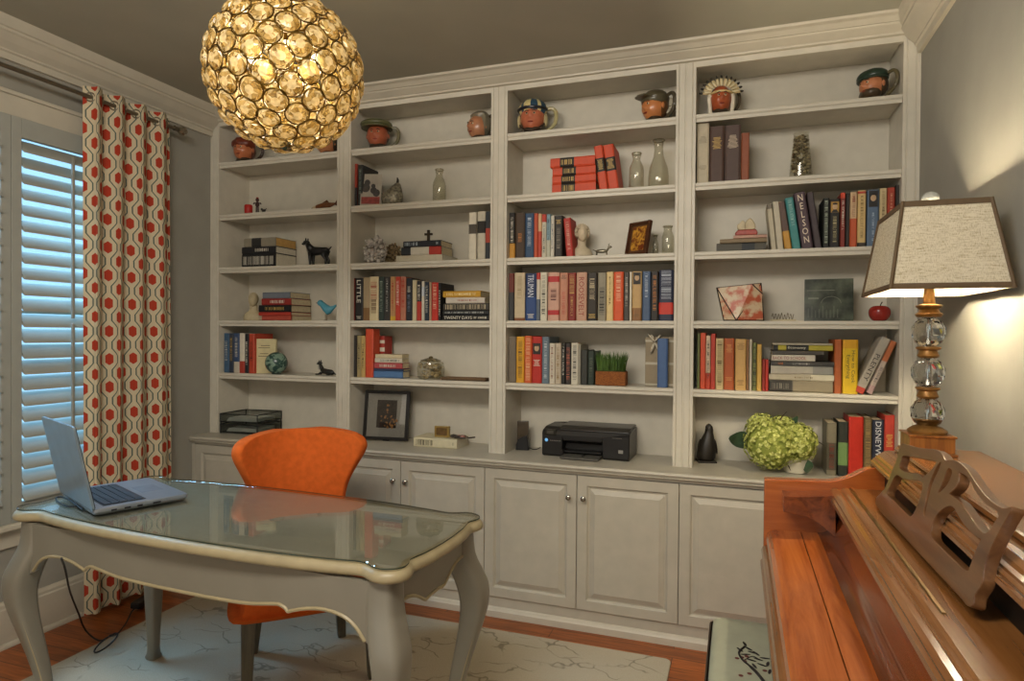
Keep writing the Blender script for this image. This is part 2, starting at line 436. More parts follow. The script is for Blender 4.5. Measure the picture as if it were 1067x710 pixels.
for j in range(nv+1):
    zf = j/nv; row = []; s = 0; pv = None
    for i in range(nu+1):
        t = i/nu; xx, yy = fold(t, zf)
        if pv: s += math.hypot(xx-pv[0], yy-pv[1])
        pv = (xx, yy); row.append((xx, yy, zf*Hc)); uvs.append((s, zf*Hc+.02))
    rings.append(row)
m.loft(rings, False, closed=False); m.uv = uvs
m.build('curtain_panel', curtain_mat(), cu, smooth='all')
for k in range(8):                      # grommets where the rod passes through the cloth
    t = (k/2+.6/(2*PI))/4.0
    if t > 1: continue
    xx, yy = fold(t, .98)
    d = Vector((fold(t+.004, .98)[0]-xx, fold(t+.004, .98)[1]-yy, 0)).normalized(); nrm = Vector((d.y, -d.x, 0))
    pts = [Vector((xx, yy, RODZ-.028))+(d*math.cos(a)+Vector((0,0,1))*math.sin(a))*.021 for a in [2*PI*q/16 for q in range(16)]]
    MB().tube(pts, .004, 6, closed=True).build('grommet', rod_m, cu, smooth=True)

# ------------------------------------------------------------------ rug
def rug_mat():
    m, nt, b = new_mat('rug_pile')
    tc = N(nt, 'ShaderNodeTexCoord'); no = N(nt, 'ShaderNodeTexNoise'); no.inputs['Scale'].default_value = 5; no.inputs['Detail'].default_value = 3
    nt.links.new(tc.outputs['Object'], no.inputs['Vector'])
    ad = N(nt, 'ShaderNodeMixRGB', blend_type='ADD'); ad.inputs[0].default_value = .22
    mp = N(nt, 'ShaderNodeMapping'); mp.inputs['Rotation'].default_value = (0, 0, -.75); mp.inputs['Scale'].default_value = (.62, 1.45, 1); nt.links.new(tc.outputs['Object'], mp.inputs['Vector'])
    nt.links.new(mp.outputs['Vector'], ad.inputs[1]); nt.links.new(no.outputs['Color'], ad.inputs[2])
    vo = N(nt, 'ShaderNodeTexVoronoi', feature='DISTANCE_TO_EDGE'); vo.inputs['Scale'].default_value = 5.2; vo.inputs['Randomness'].default_value = .55
    nt.links.new(ad.outputs[0], vo.inputs['Vector'])
    rp = N(nt, 'ShaderNodeValToRGB'); rp.color_ramp.elements[0].position = .006; rp.color_ramp.elements[0].color = (.8, .8, .8, 1); rp.color_ramp.elements[1].position = .022; rp.color_ramp.elements[1].color = (0, 0, 0, 1)
    nt.links.new(vo.outputs['Distance'], rp.inputs['Fac'])
    n2 = N(nt, 'ShaderNodeTexNoise'); n2.inputs['Scale'].default_value = 4.5; nt.links.new(tc.outputs['Object'], n2.inputs['Vector'])
    r2 = N(nt, 'ShaderNodeValToRGB'); r2.color_ramp.elements[0].position = .47; r2.color_ramp.elements[1].position = .56
    nt.links.new(n2.outputs['Fac'], r2.inputs['Fac'])
    ml = N(nt, 'ShaderNodeMath', operation='MULTIPLY'); nt.links.new(rp.outputs['Color'], ml.inputs[0]); nt.links.new(r2.outputs['Color'], ml.inputs[1])
    n3 = N(nt, 'ShaderNodeTexNoise'); n3.inputs['Scale'].default_value = 260; nt.links.new(tc.outputs['Object'], n3.inputs['Vector'])
    r3 = N(nt, 'ShaderNodeValToRGB'); r3.color_ramp.elements[0].color = lin('#a69c86'); r3.color_ramp.elements[1].color = lin('#c8beaa')
    nt.links.new(n3.outputs['Fac'], r3.inputs['Fac'])
    mx = N(nt, 'ShaderNodeMixRGB'); mx.inputs[2].default_value = lin('#827a6a')
    nt.links.new(ml.outputs[0], mx.inputs[0]); nt.links.new(r3.outputs['Color'], mx.inputs[1]); nt.links.new(mx.outputs[0], b.inputs['Base Color'])
    b.inputs['Roughness'].default_value = .95; b.inputs['Specular IOR Level'].default_value = .1
    bp = N(nt, 'ShaderNodeBump'); bp.inputs['Strength'].default_value = .3; bp.inputs['Distance'].default_value = .004
    nt.links.new(n3.outputs['Fac'], bp.inputs['Height']); nt.links.new(bp.outputs['Normal'], b.inputs['Normal'])
    return m
def rrect(x0, x1, y0, y1, r, n=6):
    o = []
    for cx, cy, a in ((x1-r, y1-r, 0), (x0+r, y1-r, PI/2), (x0+r, y0+r, PI), (x1-r, y0+r, 1.5*PI)):
        o += [(cx+r*math.cos(a+PI/2*k/n), cy+r*math.sin(a+PI/2*k/n)) for k in range(n+1)]
    return o
o = MB().prism(rrect(.37, 2.75, -2.45, -.285, .03), 'Z', .0005, .012).build('rug', rug_mat(), bevel=.004)
tag(o, 'pale grey rug with broken dark lattice lines under the desk', 'rug')
def shift(m, par): 
    l = Vector(par.location)
    m.v = [p-l for p in m.v]
    return m
def smooth_poly(pts, n=4, closed=True):
    o = []; L_ = len(pts)
    rng = range(L_) if closed else range(L_-1)
    for i in rng:
        if closed: p0, p1, p2, p3 = pts[i-1], pts[i], pts[(i+1) % L_], pts[(i+2) % L_]
        else: p0, p1, p2, p3 = pts[max(i-1, 0)], pts[i], pts[i+1], pts[min(i+2, L_-1)]
        for k in range(n):
            t = k/n
            o.append(tuple(.5*(2*b+(c-a)*t+(2*a-5*b+4*c-d)*t*t+(3*b-a-3*c+d)*t**3) for a, b, c, d in zip(p0, p1, p2, p3)))
    if not closed: o.append(tuple(pts[-1]))
    return o
def offset(pts, d):
    o = []; n = len(pts)
    for i in range(n):
        a, b = pts[i-1], pts[(i+1) % n]
        tx, ty = b[0]-a[0], b[1]-a[1]; l = math.hypot(tx, ty) or 1
        o.append((pts[i][0]+ty/l*d, pts[i][1]-tx/l*d))
    return o

# ------------------------------------------------------------------ desk
desk_m = mat('#7f7a6d', .34, var=.05, scale=8, spec=.5, name='desk_paint')
gold_m = mat('#9f9170', .38, var=.10, scale=18, spec=.5, name='desk_gilding')
dk = thing('writing_desk', 'grey painted writing desk with curved legs, cream edge and glass top', 'desk', (1.405, -1.28, 0), rz=math.radians(-2))
q = [(.2, -.309), (.4, -.299), (.56, -.281), (.625, -.270), (.648, -.268), (.668, -.274), (.70, -.291), (.735, -.293), (.768, -.276), (.786, -.247), (.784, -.215), (.775, -.195), (.774, -.178), (.785, -.12), (.790, -.05)]
half = [(0, -.312)]+q+[(.791, 0)]+[(a, -b) for a, b in reversed(q)]+[(0, .312)]
outl = smooth_poly(half+[(-a, b) for a, b in reversed(half[1:-1])], 3)
def zr(d, z): return [(a, b, z) for a, b in offset(outl, d)]
MB().loft([zr(-.03, .724), zr(-.03, .757)]).build('desk_top', mat('#b2afa3', .4, var=.05, scale=8, name='desk_top_paint'), dk)
MB().loft([zr(-.026, .7205), zr(-.012, .722), zr(-.003, .727), zr(0, .735), zr(-.003, .746), zr(-.012, .7545), zr(-.028, .7575), zr(-.034, .7575), zr(-.034, .7205), zr(-.026, .7205)], False).build('edge_moulding', gold_m, dk, smooth='all')
dg = glass('desk_glass', '#f4f4ef', .05, .008, .36)
MB().loft([zr(-.014, .758), zr(-.012, .760), zr(-.012, .764), zr(-.014, .766)]).build('glass_top', dg, dk)
MB().loft([zr(-.0118, .7602), zr(-.0114, .762), zr(-.0118, .7638)], False).build('glass_edge', mat('#2d3a33', .2, name='glass_edge_green'), dk)
ap = [(0, .588), (.15, .589), (.27, .594), (.36, .607), (.385, .609), (.405, .602), (.415, .594), (.43, .599), (.48, .613), (.54, .620), (.60, .612), (.64, .590), (.67, .555)]
def apron(prof, axis, pos, th, name):
    pr = smooth_poly([(-a, b) for a, b in reversed(prof[1:])]+prof, 4, False)
    full = pr+[(pr[-1][0]+.03, pr[-1][1]-.02), (pr[-1][0]+.03, .716), (-pr[-1][0]-.03, .716), (-pr[-1][0]-.03, pr[0][1]-.02)]
    a = MB().prism(full, 'Y' if axis == 'Y' else 'X', pos-th, pos+th).build(name, desk_m, dk)
    s = 1 if pos > 0 else -1
    pts = [((p[0], pos+s*th, p[1]) if axis == 'Y' else (pos+s*th, p[0], p[1])) for p in pr]
    MB().tube(pts, .0055, 6).build('beading', gold_m, a, smooth=True)
apron(ap, 'Y', -.258, .011, 'apron'); apron(ap, 'Y', .258, .011, 'apron')
sp_ = [(0, .600), (.03, .600), (.055, .597), (.075, .606), (.10, .622), (.13, .636), (.155, .643), (.175, .645), (.195, .645)]
apron(sp_, 'X', .725, .011, 'apron'); apron(sp_, 'X', -.725, .011, 'apron')
for sx in (-1, 1):
    for sy in (-1, 1):
        secs = [(.718, 0, .043), (.64, .004, .045), (.58, .022, .048), (.53, .038, .049), (.47, .044, .044), (.40, .036, .038), (.31, .018, .031), (.22, 0, .026), (.13, -.014, .021), (.07, -.014, .019), (.040, -.004, .022), (.022, .006, .027), (.0125, .004, .024)]
        rings = []
        for z, o_, r in secs:
            cx, cy = sx*(.705+o_), sy*(.228+o_*.8)
            rg = []
            for k in range(24):
                a = 2*PI*k/24; e = .55
                rg.append((cx+r*math.copysign(abs(math.cos(a))**e, math.cos(a)), cy+r*math.copysign(abs(math.sin(a))**e, math.sin(a)), z))
            rings.append(rg)
        # interpolate for a smooth curve
        R2 = [list(zip(*[smooth_poly([rings[j][k] for j in range(len(rings))], 3, False) for k in range(24)]))][0]
        lg = MB().loft([list(r) for r in R2]).build('leg', desk_m, dk, smooth=True)
        for fx, fy in ((-1, 1), (1, -1)):      # painted bead down the two show edges
            pth = [(sx*(.705+o_)+sx*fx*r*.78, sy*(.228+o_*.8)+sy*fy*r*.78, z) for z, o_, r in secs if .03 < z < .60]
            MB().tube(smooth_poly(pth, 4, False), .0024, 6).build('beading', gold_m, lg, smooth=True)

# ------------------------------------------------------------------ chair
orange = mat('#cf6226', .85, var=.10, scale=40, spec=.15, bump=.1, name='orange_velvet')
oak_d = wood('dark_leg_wood', '#3a332a', '#57503f', 'Z', 20, .4, .1)
ch = thing('armchair', 'orange upholstered curved back chair tucked behind the grey desk', 'chair', (1.338, -.862, 0), rz=math.radians(44.5))
# local: x = along the back, -y = forward
def tab(v, ks):
    for (a, b), (c, d) in zip(ks, ks[1:]):
        if v <= c: 
            t = (v-a)/(c-a); t = t*t*(3-2*t); return b+(d-b)*t
    return ks[-1][1]
YB = .20
m = MB(); rows = []
ZT = [(.36, .195), (.45, .19), (.56, .185), (.66, .19), (.73, .207), (.79, .232), (.84, .254), (.875, .264), (.90, .262), (.92, .250), (.936, .226), (.946, .19), (.952, .14), (.955, .08)]
for z, hw in smooth_poly(ZT, 2, False):
    s_ = (z-.36)/.6; r_ = []
    for i in range(25):
        t = -1+2*i/24; x_ = hw*math.sin(t*1.2)/math.sin(1.2)
        r_.append((x_, YB+.05*s_-(.04+.13*s_)*(x_/.264)**2*1.0, z))
    rows.append(r_)
m.loft(rows, False, closed=False)
bk = m.build('backrest', orange, ch, smooth='all')
so = bk.modifiers.new('solid', 'SOLIDIFY'); so.thickness = .050; so.offset = 0
sb = bk.modifiers.new('sub', 'SUBSURF'); sb.levels = 1; sb.render_levels = 1
# seat: rounded D shape
seat = smooth_poly([(-.243, -.19), (-.24, -.05), (-.215, .12), (-.155, .185), (0, .2), (.155, .185), (.215, .12), (.24, -.05), (.243, -.19), (.21, -.222), (0, -.232), (-.21, -.222)], 4)
def sr(d, z): return [(a, b, z) for a, b in offset(seat, d)]
MB().loft([sr(-.05, .338), sr(-.012, .340), sr(0, .354), sr(.003, .376), sr(.002, .395), sr(-.006, .402)]).build('seat', orange, ch, smooth='all')
MB().loft([sr(-.006, .4025), sr(.004, .415), sr(.002, .45), sr(-.03, .475), sr(-.12, .485)]).build('seat_cushion', orange, ch, smooth='all')
for sx, yb, sp in ((-1, -.19, 0), (1, -.19, 0), (-1, .15, 1), (1, .15, 1)):
    x0 = sx*(.225 if not sp else .16); x1 = sx*(.232 if not sp else .185); y1 = yb+(.05 if sp else -.012)
    rg = []
    for z, f_ in ((.343, 0), (.0125, 1)):
        cx = x0+(x1-x0)*f_; cy = yb+(y1-yb)*f_; r = .026-.009*f_
        rg.append([(cx-r, cy-r, z), (cx+r, cy-r, z), (cx+r, cy+r, z), (cx-r, cy+r, z)])
    MB().loft(rg).build('leg', oak_d, ch, bevel=.003)

# ------------------------------------------------------------------ laptop and cord
silver = mat('#8f959c', .32, metal=.55, var=.04, name='laptop_silver')
black = mat('#17171a', .4, var=.1, name='black_plastic')
lp = thing('laptop', 'open silver laptop on the left end of the grey desk', 'laptop', (.880, -1.306, .766), rz=math.radians(-22.3))
lw_, ld = .385, .30
def rr3(x0, x1, y0, y1, r, z): return [(a, b, z) for a, b in rrect(x0, x1, y0, y1, r, 4)]
b_ = MB().loft([rr3(-lw_/2+.01, lw_/2-.01, -ld/2+.005, ld/2-.01, .01, .002), rr3(-lw_/2, lw_/2, -ld/2, ld/2, .015, .012), rr3(-lw_/2, lw_/2, -ld/2, ld/2, .015, .021), rr3(-lw_/2+.002, lw_/2-.002, -ld/2+.002, ld/2-.002, .014, .023)]).build('base', silver, lp)
MB().box(-.16, .16, -.115, .02, .0228, .0236).build('keyboard_well', black, b_)
m = MB()
for r in range(5):
    for c in range(14):
        w_ = .0195; xx = -.155+c*.0222; yy = -.108+r*.0245
        if r == 4 and 3 <= c <= 8: continue
        m.box(xx, xx+w_, yy, yy+.0205, .0236, .0262)
m.box(-.155+3*.0222, -.155+8*.0222+.0195, -.108+4*.0245, -.108+4*.0245+.0205, .0236, .0262)
m.build('keyboard', mat('#2a2a2e', .5, name='key_caps'), b_)
MB().box(-.055, .055, .04, .115, .0229, .0235).build('touchpad', mat('#7c828a', .35, metal=.4, name='touchpad_grey'), b_)
m = MB()
for k, (yy, hh) in enumerate(((-.1, .012), (-.06, .014), (-.02, .012), (.03, .018))): m.box(lw_/2-.0005, lw_/2+.0012, yy, yy+hh*1.4, .009, .015)
m.build('ports', black, b_)
Ts = Matrix.Translation((0, -ld/2+.004, .020)) @ Matrix.Rotation(math.radians(11.5), 4, 'X')
sc_h = .29
s_ = MB().prism(rrect(-lw_/2, lw_/2, 0, sc_h, .012, 4), 'Z', 0, .007, T=Ts @ Matrix.Rotation(PI/2, 4, 'X')).build('screen', mat('#84939e', .3, metal=.4, var=.08, scale=14, name='lid_grey'), lp)
MB().prism(rrect(-lw_/2+.002, lw_/2-.002, .003, sc_h-.003, .01, 4), 'Z', -.0025, .0, T=Ts @ Matrix.Rotation(PI/2, 4, 'X')).build('bezel', black, s_)
MB().prism([(-lw_/2+.018, .022), (lw_/2-.018, .022), (lw_/2-.018, sc_h-.02), (-lw_/2+.018, sc_h-.02)], 'Z', -.0032, -.0025, T=Ts @ Matrix.Rotation(PI/2, 4, 'X')).build('display', mat('#20262c', .15, name='display_glass'), s_)
MB().tube([(-lw_/2+.03, -ld/2+.004, .021), (lw_/2-.03, -ld/2+.004, .021)], .0075, 10).build('hinge', black, lp, smooth=True)

cord_m = mat('#161616', .5, name='cord_black')
P = [at_z(97, 531, .772), at_z(84, 528, .77), at_z(70, 528, .769), at_z(59, 522, .770), at_z(61, 518, .776), at_z(72, 521, .776), at_z(86, 531, .770)]
P = [Vector((p[0], p[1], max(p[2], .7695))) for p in P]
pc = thing('power_cord', 'black laptop power cord looping on the desk and coiled on the rug', 'cord', tuple(at_z(104, 668, 0)))
m = MB().tube(smooth_poly([tuple(p) for p in P], 5, False), .003, 6); shift(m, pc).build('cable', cord_m, pc, smooth=True)
P = [at_z(64, 582, .69), at_z(68, 594, .55), at_z(73, 617, .35), at_z(82, 640, .16), at_z(89, 657, .03), at_z(103, 668, .016)]
cc = at_z(110.5, 674, .03)
ring_ = [Vector((cc[0]+.042*math.cos(a), cc[1]+.042*math.sin(a), .020+.026*(1+math.sin(a+.6)))) for a in [2.2+2*PI*k/14*1.0 for k in range(29)]]
P2 = [at_z(122, 661, .016), at_z(131, 650, .016), at_z(137, 638, .018), at_z(141, 634, .03)]
m = MB().tube(smooth_poly([tuple(p) for p in P+ring_+P2], 3, False), .0036, 6); shift(m, pc).build('cable', cord_m, pc, smooth=True)
a_ = at_z(148, 633, .0); d_ = (at_z(163, 624, 0)-at_z(141, 638, 0)).normalized()
T = Matrix.Translation(tuple(a_)) @ Matrix.Rotation(math.atan2(d_.y, d_.x), 4, 'Z')
m = MB().box(-.055, .06, -.024, .024, .0125, .043, T=T); shift(m, pc).build('adapter', black, pc, bevel=.005)

# ------------------------------------------------------------------ chandelier
CC = Vector((1.592, -1.312, 2.226)); CR_ = .238
chd = thing('chandelier', 'large globe chandelier of round amber crystals hanging above the desk', 'chandelier', (CC.x, CC.y, CC.z-CR_))
off_z = CR_
brass = mat('#6b5424', .3, metal=.95, var=.15, name='aged_brass')
def crystal_mat(name, c, em, tr=.3):
    m, nt, b = new_mat(name); out = nt.nodes['Material Output']
    tl = N(nt, 'ShaderNodeBsdfTranslucent'); tp = N(nt, 'ShaderNodeBsdfTransparent'); mx = N(nt, 'ShaderNodeMixShader'); mx2 = N(nt, 'ShaderNodeMixShader')
    tc = N(nt, 'ShaderNodeTexCoord'); no = N(nt, 'ShaderNodeTexNoise'); no.inputs['Scale'].default_value = 45; nt.links.new(tc.outputs['Object'], no.inputs['Vector'])
    rp = N(nt, 'ShaderNodeValToRGB'); cc_ = lin(c); rp.color_ramp.elements[0].position = .35; rp.color_ramp.elements[1].position = .65
    rp.color_ramp.elements[0].color = tuple(v*.55 for v in cc_[:3])+(1,); rp.color_ramp.elements[1].color = cc_
    nt.links.new(no.outputs['Fac'], rp.inputs['Fac'])
    nt.links.new(rp.outputs['Color'], tl.inputs['Color']); nt.links.new(rp.outputs['Color'], b.inputs['Base Color'])
    b.inputs['Roughness'].default_value = .08; b.inputs['Specular IOR Level'].default_value = .9
    nt.links.new(rp.outputs['Color'], b.inputs['Emission Color']); b.inputs['Emission Strength'].default_value = em
    mx.inputs[0].default_value = .32; nt.links.new(b.outputs[0], mx.inputs[1]); nt.links.new(tl.outputs[0], mx.inputs[2])
    tp.inputs['Color'].default_value = lin('#fff0c8'); mx2.inputs[0].default_value = tr
    nt.links.new(mx.outputs[0], mx2.inputs[1]); nt.links.new(tp.outputs[0], mx2.inputs[2]); nt.links.new(mx2.outputs[0], out.inputs['Surface'])
    return m
cmats = [crystal_mat('crystal_a', '#bfa66c', .06), crystal_mat('crystal_b', '#eddcae', .22), crystal_mat('crystal_c', '#7d6434', .02)]  # bulb glow and sparkle put into the facets: three tones, slight emission
NPT = 148
pts = []
for i in range(NPT):
    zz = 1-2*(i+.5)/NPT; ph = i*PI*(3-math.sqrt(5))
    pts.append(Vector((math.sqrt(1-zz*zz)*math.cos(ph), math.sqrt(1-zz*zz)*math.sin(ph), zz)))
# relax towards even spacing
for it in range(30):
    new = []
    for i, p in enumerate(pts):
        f_ = Vector((0, 0, 0))
        for j, r_ in enumerate(pts):
            if i != j:
                d = p-r_; l2 = d.length_squared
                if l2 < .16: f_ += d/(l2*l2+1e-6)*.00004
        new.append((p+f_).normalized())
    pts = new
def crystal_mb(mb, T, rnd, seg=12):
    R0 = .0335
    prof = [(.010, -.016), (.024, -.010), (R0, 0), (.027, .009), (.014, .014)]
    vs = [(r*math.cos(2*PI*i/seg+(k % 2)*PI/seg), r*math.sin(2*PI*i/seg+(k % 2)*PI/seg), z) for k, (r, z) in enumerate(prof) for i in range(seg)]
    for k in range(len(prof)-1):
        for i in range(seg):
            j = (i+1) % seg
            a, b, c, d = k*seg+i, k*seg+j, (k+1)*seg+j, (k+1)*seg+i
            for tri in ((a, b, c), (a, c, d)):
                o = len(mb.v); mb.v += [T @ Vector(vs[q]) for q in tri]; mb.f.append((o, o+1, o+2)); mb.m.append(rnd.choice((0, 0, 1, 2)))
    o = len(mb.v); mb.v += [T @ Vector(vs[4*seg+i]) for i in range(seg)]; mb.f.append(tuple(range(o, o+seg))); mb.m.append(1)
    o = len(mb.v); mb.v += [T @ Vector(vs[i]) for i in range(seg)]; mb.f.append(tuple(range(o+seg-1, o-1, -1))); mb.m.append(0)
rnd = random.Random(3)
protos = []
order = sorted(range(NPT), key=lambda i: -(pts[i].dot((CAM-CC).normalized())))
wire = MB(); rest = MB()
for n_, i in enumerate(order):
    p = pts[i]; q_ = Vector((0, 0, 1)).rotation_difference(p)
    T = Matrix.Translation(p*CR_+Vector((0, 0, off_z))) @ q_.to_matrix().to_4x4() @ Matrix.Rotation(rnd.random()*6, 4, 'Z')
    wire.tube([T @ Vector((.0368*math.cos(a), .0365*math.sin(a), 0)) for a in [2*PI*k/20 for k in range(20)]], .0028, 5, closed=True)
    if n_ < 100:
        if len(protos) < 4:
            m = MB(); crystal_mb(m, Matrix.Identity(4), rnd); o = m.build('crystal', cmats, chd); protos.append(o)
        else:
            o = protos[n_ % 4].copy(); COL.objects.link(o); o.parent = chd
        o.matrix_local = T
    else: crystal_mb(rest, T, rnd)
o = rest.build('crystal', cmats, chd); o['kind'] = 'stuff'
wire.build('wire_frame', brass, chd, smooth=True)
beads = MB(); nb = 520
for i in range(nb):
    zz = 1-2*(i+.5)/nb; ph = i*PI*(3-math.sqrt(5))+1
    d = Vector((math.sqrt(1-zz*zz)*math.cos(ph), math.sqrt(1-zz*zz)*math.sin(ph), zz))
    if max(d.dot(p) for p in pts) > math.cos(.125): continue
    beads.ball(d*(CR_-.004)+Vector((0, 0, off_z)), .008, nu=6, nv=4)
o = beads.build('bead', cmats[1], chd); o['kind'] = 'stuff'
MB().lathe([(.006, 0), (.006, CEIL-CC.z-.03)], c=(0, 0, off_z), seg=10).build('stem', brass, chd, smooth=True)
MB().lathe([(.06, CEIL-CC.z-.001), (.06, CEIL-CC.z-.012), (.045, CEIL-CC.z-.03), (.008, CEIL-CC.z-.035)], c=(0, 0, off_z)).build('ceiling_canopy', brass, chd, smooth=True)
MB().lathe([(.004, -.012), (.018, -.004), (.026, .006), (.02, .014)], seg=16).build('bottom_finial', mat('#2f4a40', .1, name='green_glass'), chd, smooth=True)
def emis(name, c, s):
    m, nt, b = new_mat(name); b.inputs['Emission Color'].default_value = lin(c); b.inputs['Emission Strength'].default_value = s; b.inputs['Base Color'].default_value = lin(c)
    no = N(nt, 'ShaderNodeTexNoise'); no.inputs['Scale'].default_value = 9; rp = N(nt, 'ShaderNodeValToRGB')
    rp.color_ramp.elements[0].color = tuple(v*.95 for v in lin(c)[:3])+(1,); rp.color_ramp.elements[1].color = lin(c)
    nt.links.new(no.outputs['Fac'], rp.inputs['Fac']); nt.links.new(rp.outputs['Color'], b.inputs['Emission Color'])
    return m
bulb_m = emis('warm_bulb', '#ffe6b8', 7)
hub = MB().lathe([(.02, .02), (.03, 0), (.02, -.03), (.004, -.05)], c=(0, 0, off_z+.02), seg=14).build('lamp_hub', brass, chd, smooth=True)
for k in range(5):
    a = 2*PI*k/5+.4
    c_ = (.10*math.cos(a), .10*math.sin(a), off_z+.035)
    MB().tube([(0, 0, off_z), (.06*math.cos(a), .06*math.sin(a), off_z-.02), (.10*math.cos(a), .10*math.sin(a), off_z-.005)], .004, 6).build('arm', brass, chd, smooth=True)
    MB().ball(c_, .022, (1, 1, 1.5), 12, 8).build('bulb', bulb_m, chd, smooth=True)
# ------------------------------------------------------------------ piano
cherry = wood('piano_cherry', '#8a4118', '#bf6c30', 'Y', 8, .24, .4)
walnut = wood('piano_walnut', '#6d4420', '#946235', 'Y', 7, .2, .5, bump=.015)
fall_w = wood('piano_fallboard_wood', '#4a1f0c', '#86431b', 'Y', 8, .14, .6)
cherry_x = wood('piano_cherry_cross', '#8a4118', '#b3622a', 'X', 7, .24, .4)
walnut_z = wood('piano_walnut_upright', '#57371f', '#7d5634', 'Y', 10, .3, .4)
recess_shade = mat('#17110c', .5, name='piano_recess_shade')  # shadow of the recess below the lid, put into the panel's colour
PX, PY0, PY1 = 3.39, -.78, -2.25
pn = thing('upright_piano', 'cherry wood upright piano with carved music rest against the right wall', 'piano', (PX, -1.515, 0))
def pp(prof, y0, y1, name, m_, parent=None, bevel=0, smooth=False):
    return shift(MB().prism(prof, 'Y', y0, y1), pn).build(name, m_, parent or pn, bevel=bevel, smooth=smooth)
wave = smooth_poly([(3.085, .914), (3.17, .918), (3.245, .921), (3.29, .926), (3.335, .944), (3.375, .968), (3.41, .977)], 5, False)
side = wave+[(3.69, .977), (3.69, 0.001), (3.36, 0.001), (3.36, .56), (3.12, .585), (3.085, .60)]
pp(side, PY0-.038, PY0, 'side_panel', cherry_x, bevel=.003)
pp(side, PY1, PY1+.038, 'side_panel', cherry_x, bevel=.003)
yi0, yi1 = PY0-.0385, PY1+.0385
cheek = [(3.138, .884), (3.20, .888), (3.275, .897), (3.285, .897), (3.285, .765), (3.265, .788), (3.235, .812), (3.20, .826), (3.16, .833), (3.138, .835)]
for a, b in ((yi0-.085, yi0-.0002), (yi1+.0002, yi1+.085)): pp(cheek, a, b, 'cheek_block', fall_w, bevel=.002)
pp([(3.10, .585), (3.42, .585), (3.42, .70), (3.10, .70)], yi1, yi0, 'keybed', walnut)
pp([(3.0995, .586), (3.086, .586), (3.082, .592), (3.082, .606), (3.088, .612), (3.088, .622), (3.080, .628), (3.076, .634), (3.076, .650), (3.082, .656), (3.088, .660), (3.088, .668), (3.080, .674), (3.078, .684), (3.082, .694), (3.09, .700), (3.0995, .702)], yi1, yi0, 'keyslip_moulding', walnut)
lid_p = [(3.12, .703), (3.100, .706), (3.094, .714), (3.092, .728), (3.096, .742), (3.106, .750), (3.12, .7535), (3.1945, .7565), (3.1945, .74), (3.12, .735)]
pp(lid_p, yi1, yi0-.001, 'key_lid', cherry, bevel=.0015)
pp([(3.1965, .7565), (3.2445, .7582), (3.2445, .74), (3.1965, .74)], yi1, yi0-.0007, 'key_lid_rear', cherry)
fall = smooth_poly([(3.245, .7582), (3.265, .7625), (3.281, .777), (3.290, .80), (3.296, .83), (3.3, .872)], 4, False)+[(3.33, .872), (3.33, .74), (3.245, .74)]
pp(fall, yi1, yi0-.0005, 'fallboard', fall_w, smooth=True)
lip = [(3.292, .868), (3.276, .871), (3.270, .879), (3.272, .888), (3.278, .892), (3.278, .897), (3.286, .903), (3.297, .904), (3.301, .899), (3.308, .898), (3.312, .904), (3.318, .9065), (3.318, .868)]
pp(lip, yi1, yi0, 'ledge_moulding', walnut)
pp([(3.3183, .868), (3.3183, .9055), (3.44, .9085), (3.44, .868)], yi1, yi0, 'music_ledge', walnut)
ys = at_z(988, 640, .908)[1]
pp([(3.331, .9055), (3.3325, .9095), (3.338, .9095), (3.3395, .9055)], ys, yi0-.012, 'ledge_strip', mat('#6d5526', .35, metal=.6, name='brass_strip'))
pp([(3.43, .909), (3.43, .972), (3.45, .972), (3.45, .909)], yi1, yi0, 'upper_panel', recess_shade)
lidp = [(3.413, .9775), (3.400, .979), (3.396, .984), (3.399, .990), (3.405, .992), (3.406, .997), (3.413, 1.000), (3.414, 1.005), (3.422, 1.008), (3.427, 1.014), (3.437, 1.021), (3.45, 1.024), (3.692, 1.024), (3.692, .9775)]
lid = pp(lidp, PY1-.015, PY0+.015, 'top_lid', walnut)
pp([(3.468, 1.0242), (3.464, 1.029), (3.468, 1.036), (3.476, 1.0385), (3.690, 1.0385), (3.690, 1.0242)], PY1-.01, PY0+.008, 'folded_lid', walnut, bevel=.001)
pp([(3.35, .001), (3.35, .58), (3.375, .58), (3.375, .001)], yi1, yi0, 'lower_panel', cherry)
pp([(3.28, .001), (3.28, .06), (3.35, .06), (3.35, .001)], yi1, yi0, 'plinth', cherry, bevel=.004)
for yy in (PY0-.03, PY1+.03):
    m = MB().lathe([(.034, .60), (.034, .555), (.026, .545), (.030, .53), (.024, .40), (.018, .14), (.024, .10), (.026, .06), (.018, .001)], c=(3.125, yy, 0), seg=20)
    shift(m, pn).build('leg', cherry, pn, smooth=True)
